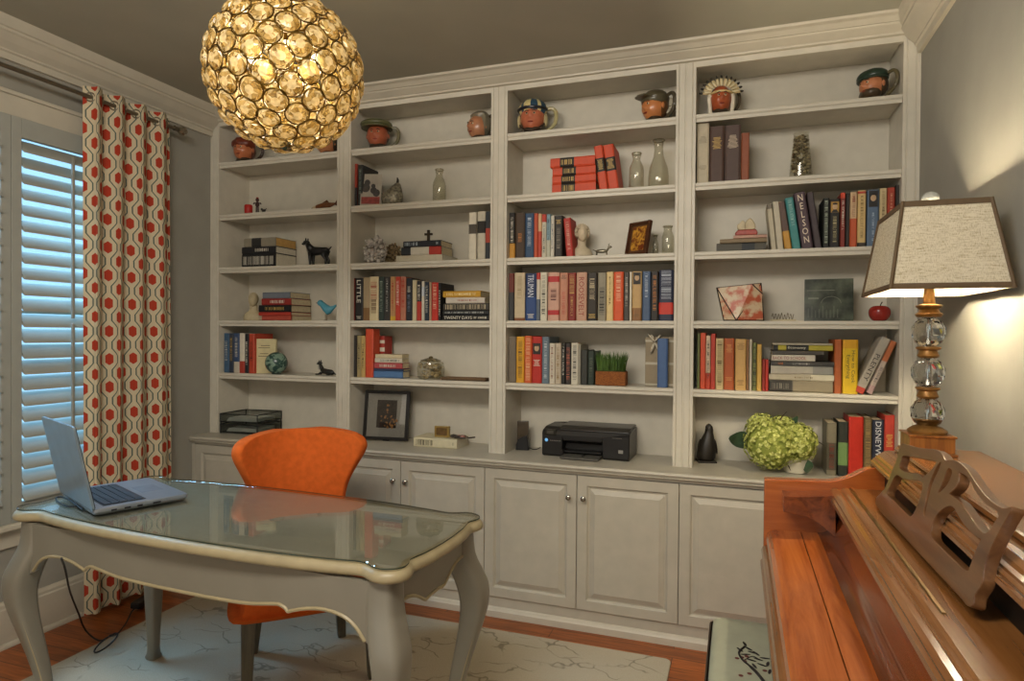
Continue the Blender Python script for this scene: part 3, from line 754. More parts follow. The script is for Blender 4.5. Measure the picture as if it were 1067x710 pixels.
# carved music rest, leaning back on the ledge
LEAN = .24
def md(u, v):
    px, py = 880+u/3.55, 440+v/3.55
    d = FWD+RT*((px-CX)/F)+UP*((CY-py)/F)
    t = ((3.372-LEAN*.9095)-(CAM.x-LEAN*CAM.z))/(d.x-LEAN*d.z)
    p = CAM+d*t
    return (-(p.y), (p.z-.9095)*math.sqrt(1+LEAN*LEAN))
outline = [(125, 318), (160, 262), (186, 200), (206, 148), (214, 116), (225, 98), (262, 110), (310, 119), (350, 124), (374, 143), (386, 164), (402, 163), (432, 170), (470, 204), (502, 254), (546, 309), (600, 348), (637, 345), (612, 392), (580, 450), (548, 520), (534, 566), (526, 622), (498, 668), (492, 704), (470, 704), (440, 668), (330, 549), (230, 440)]
holes = [[(232, 140), (300, 152), (342, 160), (352, 172), (336, 196), (314, 216), (302, 228), (286, 212), (240, 206), (214, 188), (220, 160)],
         [(202, 212), (228, 226), (262, 232), (292, 236), (302, 256), (292, 300), (275, 345), (258, 370), (238, 358), (200, 318), (168, 284), (180, 252)],
         [(440, 208), (468, 224), (500, 276), (540, 328), (588, 362), (572, 402), (540, 440), (508, 418), (470, 360), (440, 318), (408, 296), (402, 286), (428, 262), (438, 234)],
         [(350, 372), (372, 346), (400, 332), (420, 340), (448, 386), (478, 424), (510, 450), (524, 460), (504, 500), (482, 560), (468, 580), (430, 548), (380, 498), (338, 452), (336, 410)],
         [(398, 190), (412, 200), (408, 226), (392, 258), (368, 282), (356, 286), (372, 254), (384, 222)],
         [(372, 166), (362, 200), (344, 236), (330, 280), (318, 330), (310, 372), (304, 352), (312, 306), (324, 256), (340, 214), (358, 178)]]
cu_ = bpy.data.curves.new('mr', 'CURVE'); cu_.dimensions = '2D'; cu_.fill_mode = 'BOTH'; cu_.extrude = .008; cu_.bevel_depth = .0015
for poly in [outline]+holes:
    pl = smooth_poly([md(*p) for p in poly], 3)
    s = cu_.splines.new('POLY'); s.points.add(len(pl)-1)
    for pt, p in zip(s.points, pl): pt.co = (p[0], p[1], 0, 1)
    s.use_cyclic_u = True
to = bpy.data.objects.new('mr', cu_); COL.objects.link(to); bpy.context.view_layer.update()
me = bpy.data.meshes.new_from_object(to.evaluated_get(bpy.context.evaluated_depsgraph_get())); bpy.data.objects.remove(to)
c_ = 1/math.sqrt(1+LEAN*LEAN)
T = Matrix(((0, LEAN*c_, -c_, 3.372-PX), (-1, 0, 0, 1.515), (0, c_, LEAN*c_, .9105), (0, 0, 0, 1)))
vmin = min(v.co.y for v in me.vertices)
me.transform(T @ Matrix.Translation((0, -vmin, 0))); me.materials.clear(); me.materials.append(walnut_z)
mr = bpy.data.objects.new('music_rest', me); COL.objects.link(mr); mr.parent = pn

# ------------------------------------------------------------------ piano bench
bn = thing('piano_bench', 'piano bench with pale green seat and dark embroidered blossom branch', 'bench', (3.13, -1.36, 0))
bx0, bx1, by0, by1 = 2.93-3.13, 3.33-3.13, -1.80+1.36, -.93+1.36
ebony = mat('#2c1f17', .4, var=.2, name='dark_bench_wood')
MB().box(bx0-.006, bx1+.006, by0-.006, by1+.006, .39, .455).loft([[(a, b, z) for a, b in rrect(bx0-i, bx1+i, by0-i, by1+i, .02, 4)] for i, z in ((.006, .455), (.006, .474), (.001, .476), (.001, .455))], False).build('frame', ebony, bn, bevel=.004)
def bs(i, z): return [(a, b, z) for a, b in rrect(bx0+i, bx1-i, by0+i, by1-i, .02, 5)]
sage = mat('#9fa08a', .75, var=.05, scale=25, bump=.05, name='sage_fabric')
MB().loft([bs(.006, .4555), bs(.003, .47), bs(.006, .488), bs(.02, .498), bs(.06, .502)]).build('seat_cushion', sage, bn, smooth='all')
em = MB()
dark_th = mat('#231d1c', .8, name='dark_thread'); red_th = mat('#5f2e2a', .8, name='red_thread')
def bl(px, py): p = at_z(px, py, .5035); return Vector((p[0]-3.13, p[1]+1.36, .503))
em.tube(smooth_poly([tuple(bl(*p)) for p in ((800, 716), (790, 703), (781, 694), (774, 688), (770, 680), (776, 674))], 4, False), [.0045]*8+[.003]*13, 6)
em.tube(smooth_poly([tuple(bl(*p)) for p in ((774, 689), (784, 684), (792, 688))], 4, False), .0012, 5)
rnd = random.Random(5)
for px, py in ((776, 671), (771, 677), (780, 676), (784, 680), (788, 681), (790, 687), (797, 686), (800, 692), (783, 688), (786, 694), (794, 693), (777, 682), (802, 700)):
    c = bl(px, py); a = rnd.random()*3
    em.ball(tuple(c), .012, (1.2, .35, .06), 8, 4, T=Matrix.Translation(c) @ Matrix.Rotation(a, 4, 'Z') @ Matrix.Translation(-c))
for px, py in ((768, 686), (773, 685), (778, 684), (781, 702), (772, 704), (776, 689), (797, 699)):
    em.ball(tuple(bl(px, py)), .0065, (1, 1, .08), 8, 4, mi=1)
em.build('embroidery', [dark_th, red_th], bn)
for sx in (bx0+.03, bx1-.03):
    for sy in (by0+.03, by1-.03):
        MB().lathe([(.024, .389), (.024, .34), (.017, .33), (.021, .30), (.016, .12), (.012, .08), (.017, .05), (.012, .001)], c=(sx, sy, 0), seg=16).build('leg', ebony, bn, smooth=True)

# ------------------------------------------------------------------ table lamp
lm = thing('table_lamp', 'table lamp with three crystal balls and linen shade standing on the piano', 'lamp', (3.53, -.86, 1.039))
gw = wood('gilded_wood', '#6b3a14', '#a8692c', 'Z', 16, .35, .2)
MB().box(-.063, .063, -.063, .063, 0, .008).box(-.057, .057, -.057, .057, .008, .052).box(-.061, .061, -.061, .061, .052, .058).build('plinth', gw, lm, bevel=.002)
def Z(py): return at_y(964, py, -.86)[2]-1.039
ag = mat('#8a6230', .4, metal=.4, var=.2, scale=60, name='antique_gold')
MB().lathe([(.05, .058), (.052, .066), (.044, .073), (.036, .078), (.022, .083), (.020, .092), (.030, .099), (.030, .104), (.014, .106)]).build('foot_collar', ag, lm, smooth=True)
cg, nt_c, b_c = new_mat('lamp_crystal')
b_c.inputs['Transmission Weight'].default_value = 1; b_c.inputs['Roughness'].default_value = .0; b_c.inputs['IOR'].default_value = 1.5
no_c = N(nt_c, 'ShaderNodeTexNoise'); no_c.inputs['Scale'].default_value = 30; rp_c = N(nt_c, 'ShaderNodeValToRGB')
rp_c.color_ramp.elements[0].color = (.86, .87, .84, 1); rp_c.color_ramp.elements[1].color = (.97, .97, .95, 1)
nt_c.links.new(no_c.outputs['Fac'], rp_c.inputs['Fac']); nt_c.links.new(rp_c.outputs['Color'], b_c.inputs['Base Color'])
def facet_ball(z, r=.049):
    m = MB(); prof = [(.018, -.042), (.033, -.032), (.0435, -.012), (.0435, .012), (.033, .032), (.018, .042)]
    seg = 12; rings = [[(a*math.cos(2*PI*(i+(k % 2)*.5)/seg), a*math.sin(2*PI*(i+(k % 2)*.5)/seg), z+b) for i in range(seg)] for k, (a, b) in enumerate(prof)]
    vs = [p for r_ in rings for p in r_]; fs = []
    for k in range(len(prof)-1):
        for i in range(seg):
            j = (i+1) % seg
            if k % 2 == 0: fs += [(k*seg+i, k*seg+j, (k+1)*seg+i), (k*seg+j, (k+1)*seg+j, (k+1)*seg+i)]
            else: fs += [(k*seg+i, k*seg+j, (k+1)*seg+j), (k*seg+i, (k+1)*seg+j, (k+1)*seg+i)]
    fs += [tuple(range(seg-1, -1, -1)), tuple(range(5*seg, 6*seg))]
    m.add(vs, fs); o = m.build('crystal_ball', cg, lm)
    MB().lathe([(.004, z-.041), (.004, z+.041)], seg=8).build('inner_rod', mat('#b9b6ac', .15, metal=.9, name='chrome'), o, smooth=True)
zb = [Z(430), Z(388), Z(346)]
for z in zb: facet_ball(z)
for z in ((zb[0]+zb[1])/2, (zb[1]+zb[2])/2):
    MB().lathe([(.014, -.018), (.024, -.017), (.029, -.011), (.025, -.004), (.023, .004), (.032, .010), (.032, .015), (.014, .018)], c=(0, 0, z)).build('collar', ag, lm, smooth=True)
zt = zb[2]+.042
MB().lathe([(.014, 0), (.032, .002), (.036, .010), (.028, .016), (.024, .024), (.034, .032), (.034, .036), (.016, .040), (.013, .085), (.009, .11)], c=(0, 0, zt)).build('neck', ag, lm, smooth=True)
ZS0, ZS1 = 1.512-1.039, 1.757-1.039
def shade_mat():
    m, nt, b = new_mat('linen_shade'); out = nt.nodes['Material Output']
    tc = N(nt, 'ShaderNodeTexCoord'); cols = []
    for sc in ((16, 16, 260), (260, 260, 14)):
        mp = N(nt, 'ShaderNodeMapping'); mp.inputs['Scale'].default_value = sc; nt.links.new(tc.outputs['Object'], mp.inputs['Vector'])
        no = N(nt, 'ShaderNodeTexNoise'); no.inputs['Scale'].default_value = 2.5; no.inputs['Detail'].default_value = 3; nt.links.new(mp.outputs['Vector'], no.inputs['Vector']); cols.append(no.outputs['Fac'])
    ad = N(nt, 'ShaderNodeMath', operation='MULTIPLY'); nt.links.new(cols[0], ad.inputs[0]); nt.links.new(cols[1], ad.inputs[1])
    rp = N(nt, 'ShaderNodeValToRGB'); rp.color_ramp.elements[0].position = .12; rp.color_ramp.elements[1].position = .27
    rp.color_ramp.elements[0].color = lin('#a99a79'); rp.color_ramp.elements[1].color = lin('#dcd3bd')
    nt.links.new(ad.outputs[0], rp.inputs['Fac'])
    tl = N(nt, 'ShaderNodeBsdfTranslucent'); mx = N(nt, 'ShaderNodeMixShader'); mx.inputs[0].default_value = .17
    nt.links.new(rp.outputs['Color'], b.inputs['Base Color']); nt.links.new(rp.outputs['Color'], tl.inputs['Color']); b.inputs['Roughness'].default_value = .9; b.inputs['Specular IOR Level'].default_value = .1
    nt.links.new(b.outputs[0], mx.inputs[1]); nt.links.new(tl.outputs[0], mx.inputs[2]); nt.links.new(mx.outputs[0], out.inputs['Surface'])
    return m
bot = (.140, .205); top = (.103, .152)
def rc(h, z, d=0): return [(-h[0]-d, -h[1]-d, z), (h[0]+d, -h[1]-d, z), (h[0]+d, h[1]+d, z), (-h[0]-d, h[1]+d, z)]
m = MB().loft([rc(bot, ZS0), rc(top, ZS1), rc(top, ZS1, -.003), rc(bot, ZS0, -.003), rc(bot, ZS0)], False)
shd = m.build('shade', shade_mat(), lm)
tm = mat('#5d4a33', .7, var=.08, scale=80, name='shade_braid')
m = MB()
for h, z, dz in ((bot, ZS0, .014), (top, ZS1-.014, .014)):
    s_b = 1-(z-ZS0)/(ZS1-ZS0); hh = [tuple(t+(b_-t)*(1-((zz-ZS0)/(ZS1-ZS0))) for t, b_ in zip(top, bot)) for zz in (z, z+dz)]
    m.loft([rc(hh[0], z, -.001), rc(hh[0], z-.001, .0025), rc(hh[1], z+dz+.001, .0025), rc(hh[1], z+dz, -.001)], False)
for k in range(4):
    a = Vector(rc(bot, ZS0, .0008)[k]); b = Vector(rc(top, ZS1, .0008)[k]); m.tube([a, b], .0052, 6)
m.build('braid_trim', tm, shd)
MB().tube([(-.1, 0, ZS1-.012), (.1, 0, ZS1-.012)], .002, 6).tube([(0, 0, zt+.1), (0, 0, ZS1+.012)], .003, 6).build('shade_spider', mat('#8a7a50', .3, metal=.8, name='brass_wire'), lm)
MB().ball((0, 0, ZS1+.032), .024, (1, 1, .9), 12, 8).build('finial', mat('#b9bbb4', .08, spec=1, var=.2, scale=40, name='finial_glass_ball'), lm)
MB().ball((0, 0, zt+.14), .026, (1, 1, 1.25), 12, 8).build('bulb', emis('lamp_bulb', '#ffe9c2', 12), lm, smooth=True)
# ------------------------------------------------------------------ books
paper = mat('#cbbd9c', .9, var=.10, scale=120, spec=.1, name='paper_edges')
paper_w = mat('#d6cfbc', .9, var=.08, scale=120, spec=.1, name='paper_edges_white')
SHELFN = ['top shelf', 'second shelf', 'third shelf', 'fourth shelf', 'fifth shelf', 'countertop']
BAYN = ['first bay', 'second bay', 'third bay', 'fourth bay']
ORD = ['leftmost', 'second from left', 'third from left', 'fourth from left', 'fifth from left', 'sixth from left', 'seventh from left', 'eighth from left', 'ninth from left', 'tenth from left', 'eleventh from left', 'twelfth from left', 'thirteenth from left', 'fourteenth from left', 'fifteenth from left', 'sixteenth from left', 'seventeenth from left', 'eighteenth from left', 'nineteenth from left', 'twentieth from left']
SORD = ['lowest', 'second lowest', 'third lowest', 'fourth lowest', 'fifth lowest', 'sixth lowest', 'seventh lowest', 'eighth lowest']
def zsh(s): return SZ[s] if s < 5 else CTR
brnd = random.Random(11)
def marks_v(m, w, z0, z1, f, mi=0):
    """column of small printed strokes running down a spine"""
    z = z1; x0, x1 = -w*f/2, w*f/2
    while z > z0+.004:
        g = min(.0045+.003*brnd.random(), z-z0)
        st = .0011
        m.box(x0, x1, -.0011, -.0004, z-st, z, mi)
        k = brnd.random()
        if k < .5: m.box(x0 if brnd.random() < .5 else x1-.0012, (x0+.0012) if k < .25 else x1, -.0011, -.0004, z-g+.001, z, mi)
        if k > .4: m.box(x0, x1, -.0011, -.0004, z-g+.001, z-g+.001+st, mi)
        z -= g+.0012
        if brnd.random() < .14: z -= .004
def book(loc, w, h, d, color, label, group, deco=(), bands=(), ry=0, rz=0, pages=None, rough=.55):
    t = thing('book', label, 'book', loc, group=group, rot=(0, ry, rz))
    tb = .0025 if w > .012 else .0012
    m = MB(); a = w/2; c = min(.004, a*.5)
    pr = [(-a, d), (-a, c), (-a*.72, 0), (a*.72, 0), (a, c), (a, d), (a-tb, d), (a-tb, c+.002), (-a+tb, c+.002), (-a+tb, d)]
    m.prism(pr, 'Z', 0, h)
    ms = [mat(color, rough, var=.08, scale=35)]
    for f0, f1, col in bands:
        ms.append(mat(col, rough, var=.06, scale=35))
        m.prism([(-a-.0003, c+.004), (-a-.0003, c), (-a*.72, -.0004), (a*.72, -.0004), (a+.0003, c), (a+.0003, c+.004)], 'Z', f0*h, f1*h, len(ms)-1)
    m.build('cover', ms, t)
    MB().box(-a+tb*.9, a-tb*.9, c+.0018, d-.003, .003, h-.003).build('page_block', pages or paper, t)
    for q in deco:
        k = q[0]
        if k == 'v':
            mm = MB(); marks_v(mm, w, q[2]*h, q[3]*h, q[4] if len(q) > 4 else .45); mm.build('lettering', mat(q[1], .5, var=.03), t)
        elif k == 'h':
            mm = MB(); z = q[3]*h; 
            while z > q[2]*h:
                f = .35+.35*brnd.random(); mm.box(-a*f, a*f, -.0011, -.0003, z-.0022, z); z -= .0055
            mm.build('lettering', mat(q[1], .5, var=.03), t)
        elif k == 't':
            L_ = (q[4]-q[3])*h
            lettering(q[1], .02, mat(q[2], .5, var=.03), t, (0, -.0010, (q[3]+q[4])/2*h), (0, 0, -1), (1, 0, 0), fit=(L_, w*(q[5] if len(q) > 5 else .5)))
        elif k == 's':
            L_ = (q[4]-q[3])*h
            lettering('\n'.join(q[1]), .02, mat(q[2], .5, var=.03), t, (0, -.0010, (q[3]+q[4])/2*h), (1, 0, 0), (0, 0, 1), fit=(w*(q[5] if len(q) > 5 else .45), L_), line=.9)
        elif k == 'x':
            lettering(q[1], .02, mat(q[2], .5, var=.03), t, (0, -.0010, (q[3]+q[4])/2*h), (1, 0, 0), (0, 0, 1), fit=(w*.8, (q[4]-q[3])*h))
        elif k == 'face':         # small portrait panel on a spine
            mm = MB(); z0, z1 = q[2]*h, q[3]*h
            mm.box(-a*.8, a*.8, -.0010, -.0003, z0, z1, 0)
            mm.ball((0, -.001, z0+(z1-z0)*.55), min(a*.5, (z1-z0)*.3), (1, .1, 1.3), 12, 8, mi=1)
            mm.ball((0, -.0012, z0+(z1-z0)*.80), min(a*.5, (z1-z0)*.26), (1, .1, .5), 12, 8, mi=2)
            mm.prism([(-a*.7, z0+.0005), (a*.7, z0+.0005), (a*.3, z0+(z1-z0)*.28), (-a*.3, z0+(z1-z0)*.28)], 'Y', -.0018, -.0011, 2)
            mm.build('portrait_panel', [mat(q[1], .5, var=.1), mat('#b99a78', .6), mat('#2a2522', .6)], t)
    return t
def row(bay, sh, items, ys=.03, name=None, cap=None):
    z = zsh(sh); px_ = None; where = name or f'{SHELFN[sh]} of {BAYN[bay]}'
    grp = f'standing books on the {where}'
    lastx = BAY[bay][0]+.001
    for i, it in enumerate(items):
        pl, pr, pt, col, look = it[:5]; kw = it[5] if len(it) > 5 else {}
        lean = kw.get('lean', 0); d = kw.get('d', .165)
        py = kw.get('pb', pt+30)
        x0 = at_y(pl, py, ys)[0]; x1 = at_y(pr, py, ys)[0]
        zt = at_y((pl+pr)/2, pt, ys)[2]
        if not lean:
            x0 = max(x0, lastx+.0004); x1 = max(x1, x0+.006); lastx = x1
            if i == len(items)-1 or True: x1 = min(x1, BAY[bay][1]-.001)
        w = x1-x0-.0006; h = zt-z
        if lean:
            h = (h-w*math.sin(abs(math.radians(lean))))/math.cos(math.radians(lean))
        h = kw.get('h', h)
        th = math.radians(lean)
        zz = z+.0004+(w/2*math.sin(abs(th)))
        lab = f'{look} book, {ORD[i]}, {where}'
        book(((x0+x1)/2, ys+kw.get('dy', 0), zz), w*(math.cos(th) if lean else 1), h, d, col, lab, grp, kw.get('deco', ()), kw.get('bands', ()), ry=th, rough=kw.get('rough', .55), pages=kw.get('pages'))
def stack(sh, pl, pr, pys, items, ys, name, grp, d=.2):
    """flat pile: items from the bottom, (top pixel, colour, look, left px, right px, options)"""
    z = zsh(sh)+.0005
    for i, it in enumerate(items):
        pt, col, look = it[:3]; kw = it[3] if len(it) > 3 else {}
        a, b = kw.get('x', (pl, pr))
        x0 = at_y(a, pys, ys)[0]; x1 = at_y(b, pys, ys)[0]
        zt = at_y((a+b)/2, pt, ys)[2]; w = max(.006, zt-z-.0006)
        book((x1, ys+kw.get('dy', 0), z+w/2), w, x1-x0, kw.get('d', d), col, f'{look} book, {SORD[i]} in {name}', grp, kw.get('deco', ()), kw.get('bands', ()), ry=-PI/2, pages=kw.get('pages'))
        z += w+.0006
    return z

G, K, Wt, R_ = '#c9a75a', '#1c1b1d', '#d8d2c2', '#a93a28'
# bay 1
stack(2, 252, 287, 270, [(264.2, '#1f2022', 'thick black, white lettering,', {'deco': [('v', Wt, .05, .95, .6)], 'pages': paper_w}), (257, '#262628', 'slim black', {'deco': [('v', Wt, .2, .6)], 'pages': paper_w}), (247.8, '#8d8674', 'grey spined', {'x': (254, 287), 'bands': [(.45, .75, '#2a2a2a')], 'pages': mat('#c79f5e', .9, name='tan_pages')})], .05, 'three-book pile beside black dog', 'pile of books beside the black dog', d=.19)
stack(3, 269.5, 303, 328, [(329, '#b3a58b', 'cream and red', {'bands': [(0, .9, '#a8493a')], 'x': (269.5, 303.5)}), (325.3, '#a83a2e', 'red', {}), (318, K, 'thick black', {'deco': [('v', G, .2, .8)]}), (311, '#8e2f2a', 'dark red', {'x': (272.5, 303), 'deco': [('v', Wt, .2, .7)]}), (304.5, '#6f7680', 'slate grey', {'x': (273.5, 302)})], .05, 'pile between bust and blue bird', 'pile of books between the bust and the blue bird', d=.19)
row(0, 4, [(233, 238.3, 347.5, '#3c5a77', 'steel blue', {'deco': [('v', Wt, .3, .8)]}), (238.5, 243, 348, '#2e3848', 'navy', {'deco': [('v', G, .3, .9)]}), (243.2, 249, 347.5, '#34496b', 'blue, red foot', {'bands': [(0, .28, '#b8b0a0')], 'deco': [('v', Wt, .4, .9)]}), (249.2, 254.5, 347.5, '#d1cab8', 'white', {'bands': [(0, .3, '#a3392b')]}), (254.8, 258.8, 348, '#232427', 'black', {'deco': [('v', Wt, .2, .8)]}), (259, 264.6, 348, '#b54630', 'red', {'deco': [('v', K, .3, .8)]})])
o = book((at_y(266.5, 388, .07)[0]+.0, .055, SZ[4]+.0005), .018, .205, .135, '#c9bd92', 'cream book turned cover outward behind the green sphere, fifth shelf of first bay', 'standing books on the fifth shelf of first bay', (), (), rz=-math.radians(72))
mm = MB()
for k, (a_, b_, z_) in enumerate(((.03, .10, .15), (.045, .10, .163), (.03, .095, .10), (.04, .09, .115))): mm.box(.0091, .0098, a_, b_, z_, z_+.004)
mm.build('lettering', mat('#6b6146', .6), o)
# bay 2
row(1, 1, [(366.8, 371.8, 171, '#9c3b2c', 'red topped', {'bands': [(0, .45, '#2c2b2d')]}), (372.5, 377.8, 172, '#2a2c2c', 'charcoal', {'deco': [('v', '#7d8a80', .3, .9)]})])
row(1, 2, [(488, 495.8, 221.5, '#d3cbb8', 'tall white, dark emblem,', {'pb': 265, 'bands': [(.55, .75, '#514b42')]}), (497, 505.2, 220.5, '#bfb7a4', 'tall white, black band,', {'pb': 265, 'bands': [(.55, .8, '#26231f')]}), (505.5, 510.4, 220.5, '#2c3136', 'tall dark', {'pb': 265, 'bands': [(.35, .65, '#a6402f')]})], name='right end of third shelf, second bay')
stack(2, 412.7, 461, 268, [(265.6, '#bcb39d', 'wide grey boxed', {'d': .2, 'pages': paper_w}), (257.2, '#c3bcab', 'tricolour spined', {'x': (418, 459.6), 'bands': [(0, .3, '#a9362a'), (.76, 1, '#23262b')]}), (250.8, '#20242b', 'black, pale lettering,', {'x': (420, 459), 'deco': [('v', '#aeb7bd', .60, .96, .55), ('v', '#aeb7bd', .06, .12, .4)]})], .03, 'pile under small cross', 'pile of books under the cross', d=.15)
row(1, 3, [(366.3, 369.6, 290, '#6d2a22', 'thin maroon', {}), (369.8, 378, 290, '#1d1b1a', 'black, large white lettering,', {'deco': [('t', 'LITTLE', Wt, .42, .95, .5), ('h', Wt, .04, .1)]}), (378.2, 384.6, 289.5, '#a08d6d', 'tan', {'bands': [(0, .3, '#7b5a36')]}), (384.8, 394, 288.5, '#cdbd97', 'cream, red lettering,', {'deco': [('v', '#a13a28', .48, .88, .7), ('v', '#6b4a34', .16, .48, .6)]}), (394.3, 400, 288.5, '#2e3a35', 'dark green', {'deco': [('v', '#8b9a8c', .2, .9)]}), (400.2, 406.2, 288.5, '#33302e', 'black, silver curve,', {'deco': [('v', '#a9a9a2', .2, .95, .3)]}), (406.4, 411.6, 288.5, '#b58a5c', 'tan orange', {'bands': [(0, .1, '#c7a233')], 'deco': [('v', R_, .2, .9)]}), (411.8, 416.8, 288.5, '#b23e2d', 'red', {'deco': [('v', Wt, .3, .9, .5)]}), (417, 422.6, 288.5, '#b0735c', 'rose', {'deco': [('v', R_, .3, .95, .6)]}), (423, 429, 290, '#23252c', 'black', {'deco': [('h', Wt, .68, .8), ('v', '#7e8aa0', .2, .6)]}), (429.3, 433.8, 292, '#c2b794', 'cream', {}), (434, 438.8, 293, '#2c2a2a', 'black, red foot,', {'bands': [(0, .48, '#a83428')], 'deco': [('v', Wt, .5, .9)]}), (439, 442, 293, '#c8c0b0', 'white', {'bands': [(.62, .85, '#b9c0c8')]}), (442.2, 446.8, 294, '#26303c', 'navy', {'deco': [('v', Wt, .2, .9)]}), (447, 449.4, 294, '#a88b70', 'thin pink', {}), (449.6, 456.2, 294.5, '#b93227', 'bright red', {'deco': [('v', '#e0c0a0', .3, .95, .5)]}), (456.4, 459.4, 295, '#1f1d1f', 'narrow black', {'deco': [('v', Wt, .1, .8)]})])
stack(3, 461.4, 509.2, 325, [(327.9, '#1c1d1d', 'black, white capitals,', {'deco': [('t', 'TWENTY DAYS', Wt, .36, .97, .5), ('v', Wt, .03, .33, .35)]}), (323.6, '#24272a', 'charcoal', {'deco': [('v', '#a9ada8', .1, .95, .45)]}), (316.2, '#3d3a34', 'mottled black', {'x': (461.8, 509), 'deco': [('v', '#b7a98c', .05, .95, .7)]}), (309.8, '#c9bfb2', 'white', {'x': (464.5, 505), 'deco': [('v', '#a3685c', .2, .7, .3)]}), (303.2, '#c0922c', 'mustard yellow', {'x': (461.5, 500.5), 'deco': [('v', '#efe0b0', .1, .9, .4)]})], .03, 'pile ending the row, second bay', 'pile of books at the end of the fourth shelf of second bay', d=.17)
row(1, 4, [(368, 371.6, 349.5, '#2f2b28', 'thin black', {}), (371.8, 375.8, 350, '#9a8a62', 'olive tan', {'deco': [('v', K, .2, .8)]}), (376, 380.2, 350, '#b79b62', 'mustard', {'deco': [('v', K, .2, .8)]}), (380.5, 388.6, 343, '#c0482a', 'tall orange-red', {'d': .07})])
stack(4, 384.6, 419.4, 390, [(387, '#4d6f9a', 'light blue', {'x': (389.4, 419.6)}), (384.4, '#2c3a56', 'navy', {'x': (389.6, 420)}), (378.3, '#a84a4c', 'rose red', {'x': (389.6, 419), 'deco': [('v', Wt, .2, .8)]}), (373.4, '#c6beac', 'white', {'x': (390.5, 419), 'deco': [('v', '#7a7a72', .1, .8)]}), (369.4, '#c8b998', 'cream', {'x': (391, 419)})], .03, 'pile left of glass jar', 'pile of books left of the glass jar', d=.082)
hh_ = at_y(396, 350.5, .115)[2]-SZ[4]
o = book((at_y(396, 368, .115)[0], .115, SZ[4]+.0006), .050, hh_, .09, '#a4352a', 'red and white book standing behind the pile left of glass jar', 'standing books on the fifth shelf of second bay', (), [(.3, .46, '#d3cbb9'), (.62, .72, '#d3cbb9'), (.82, .9, '#d3cbb9')])
# white book lying on the countertop
stack(5, 431, 476, 466, [(457, '#cbc3a4', 'white boxed', {'pages': paper_w, 'deco': [('v', '#4a463c', .55, .95, .6), ('v', '#4a463c', .06, .1, .3)]})], .02, 'a pile on countertop, second bay', 'books on the countertop', d=.16)
# bay 3
OR = '#c4492a'
def vol(k, f): return {'bands': [(f, f+.32, '#262019')], 'deco': [('v', G, f+.03, f+.29, .55)]}
stack(1, 575.3, 620.8, 190, [(190, OR, 'orange, black label,', dict(vol(0, .47))), (182, OR, 'orange, black label,', dict(vol(1, .47))), (173.2, OR, 'orange, black label,', dict(vol(2, .45), x=(575.6, 620.4))), (163.3, OR, 'orange, black label,', dict(vol(3, .46), x=(573.2, 619.6)))], .04, 'four matching volumes, third bay', 'orange volumes on the second shelf of third bay', d=.16)
row(1+1, 1, [(624.6, 633.6, 150.8, OR, 'leaning orange, black label,', {'lean': -8, 'pb': 192, 'bands': [(.42, .72, '#262019')], 'deco': [('h', G, .48, .68)]}), (634.2, 645, 149.5, OR, 'leaning orange, black label,', {'lean': -8, 'pb': 192, 'bands': [(.42, .72, '#262019')], 'deco': [('h', G, .48, .68)]})], ys=.04, name='leaning pair beside stacked volumes')
row(2, 2, [(529.8, 536.3, 221.8, '#26231f', 'black, yellow foot,', {'bands': [(0, .33, '#c08a35')], 'deco': [('v', Wt, .35, .9)]}), (536.7, 546.6, 221.8, '#453527', 'dark brown', {'deco': [('v', '#c07b3c', .35, .55, .4)]}), (547, 556, 222.4, '#2f4a68', 'royal blue', {'deco': [('v', '#bfcad6', .25, .9, .4)]}), (556.2, 560.2, 222.4, '#b34a2a', 'orange-red', {}), (560.4, 564.2, 223, '#c9a27a', 'cream, red foot,', {'bands': [(0, .6, '#b2402c')]}), (564.4, 569, 223.5, '#c4bda9', 'white, red top,', {'bands': [(.82, 1, '#b23a2a')], 'deco': [('v', '#56605c', .1, .75)]}), (569.2, 573.4, 223.5, '#7d97a2', 'pale blue', {'bands': [(0, .4, '#b4b29f')], 'deco': [('v', '#324a58', .4, .9)]}), (573.6, 577.4, 225, '#c3beb0', 'white', {'deco': [('v', '#777777', .2, .8)]}), (577.8, 585.8, 225, '#2b2622', 'black, gold top,', {'deco': [('h', G, .8, .9), ('v', '#8c8371', .2, .7)]}), (590, 597.4, 227, '#a92f26', 'leaning red', {'lean': -5, 'pb': 262, 'd': .12, 'deco': [('v', '#d8a890', .15, .9, .4)]})])
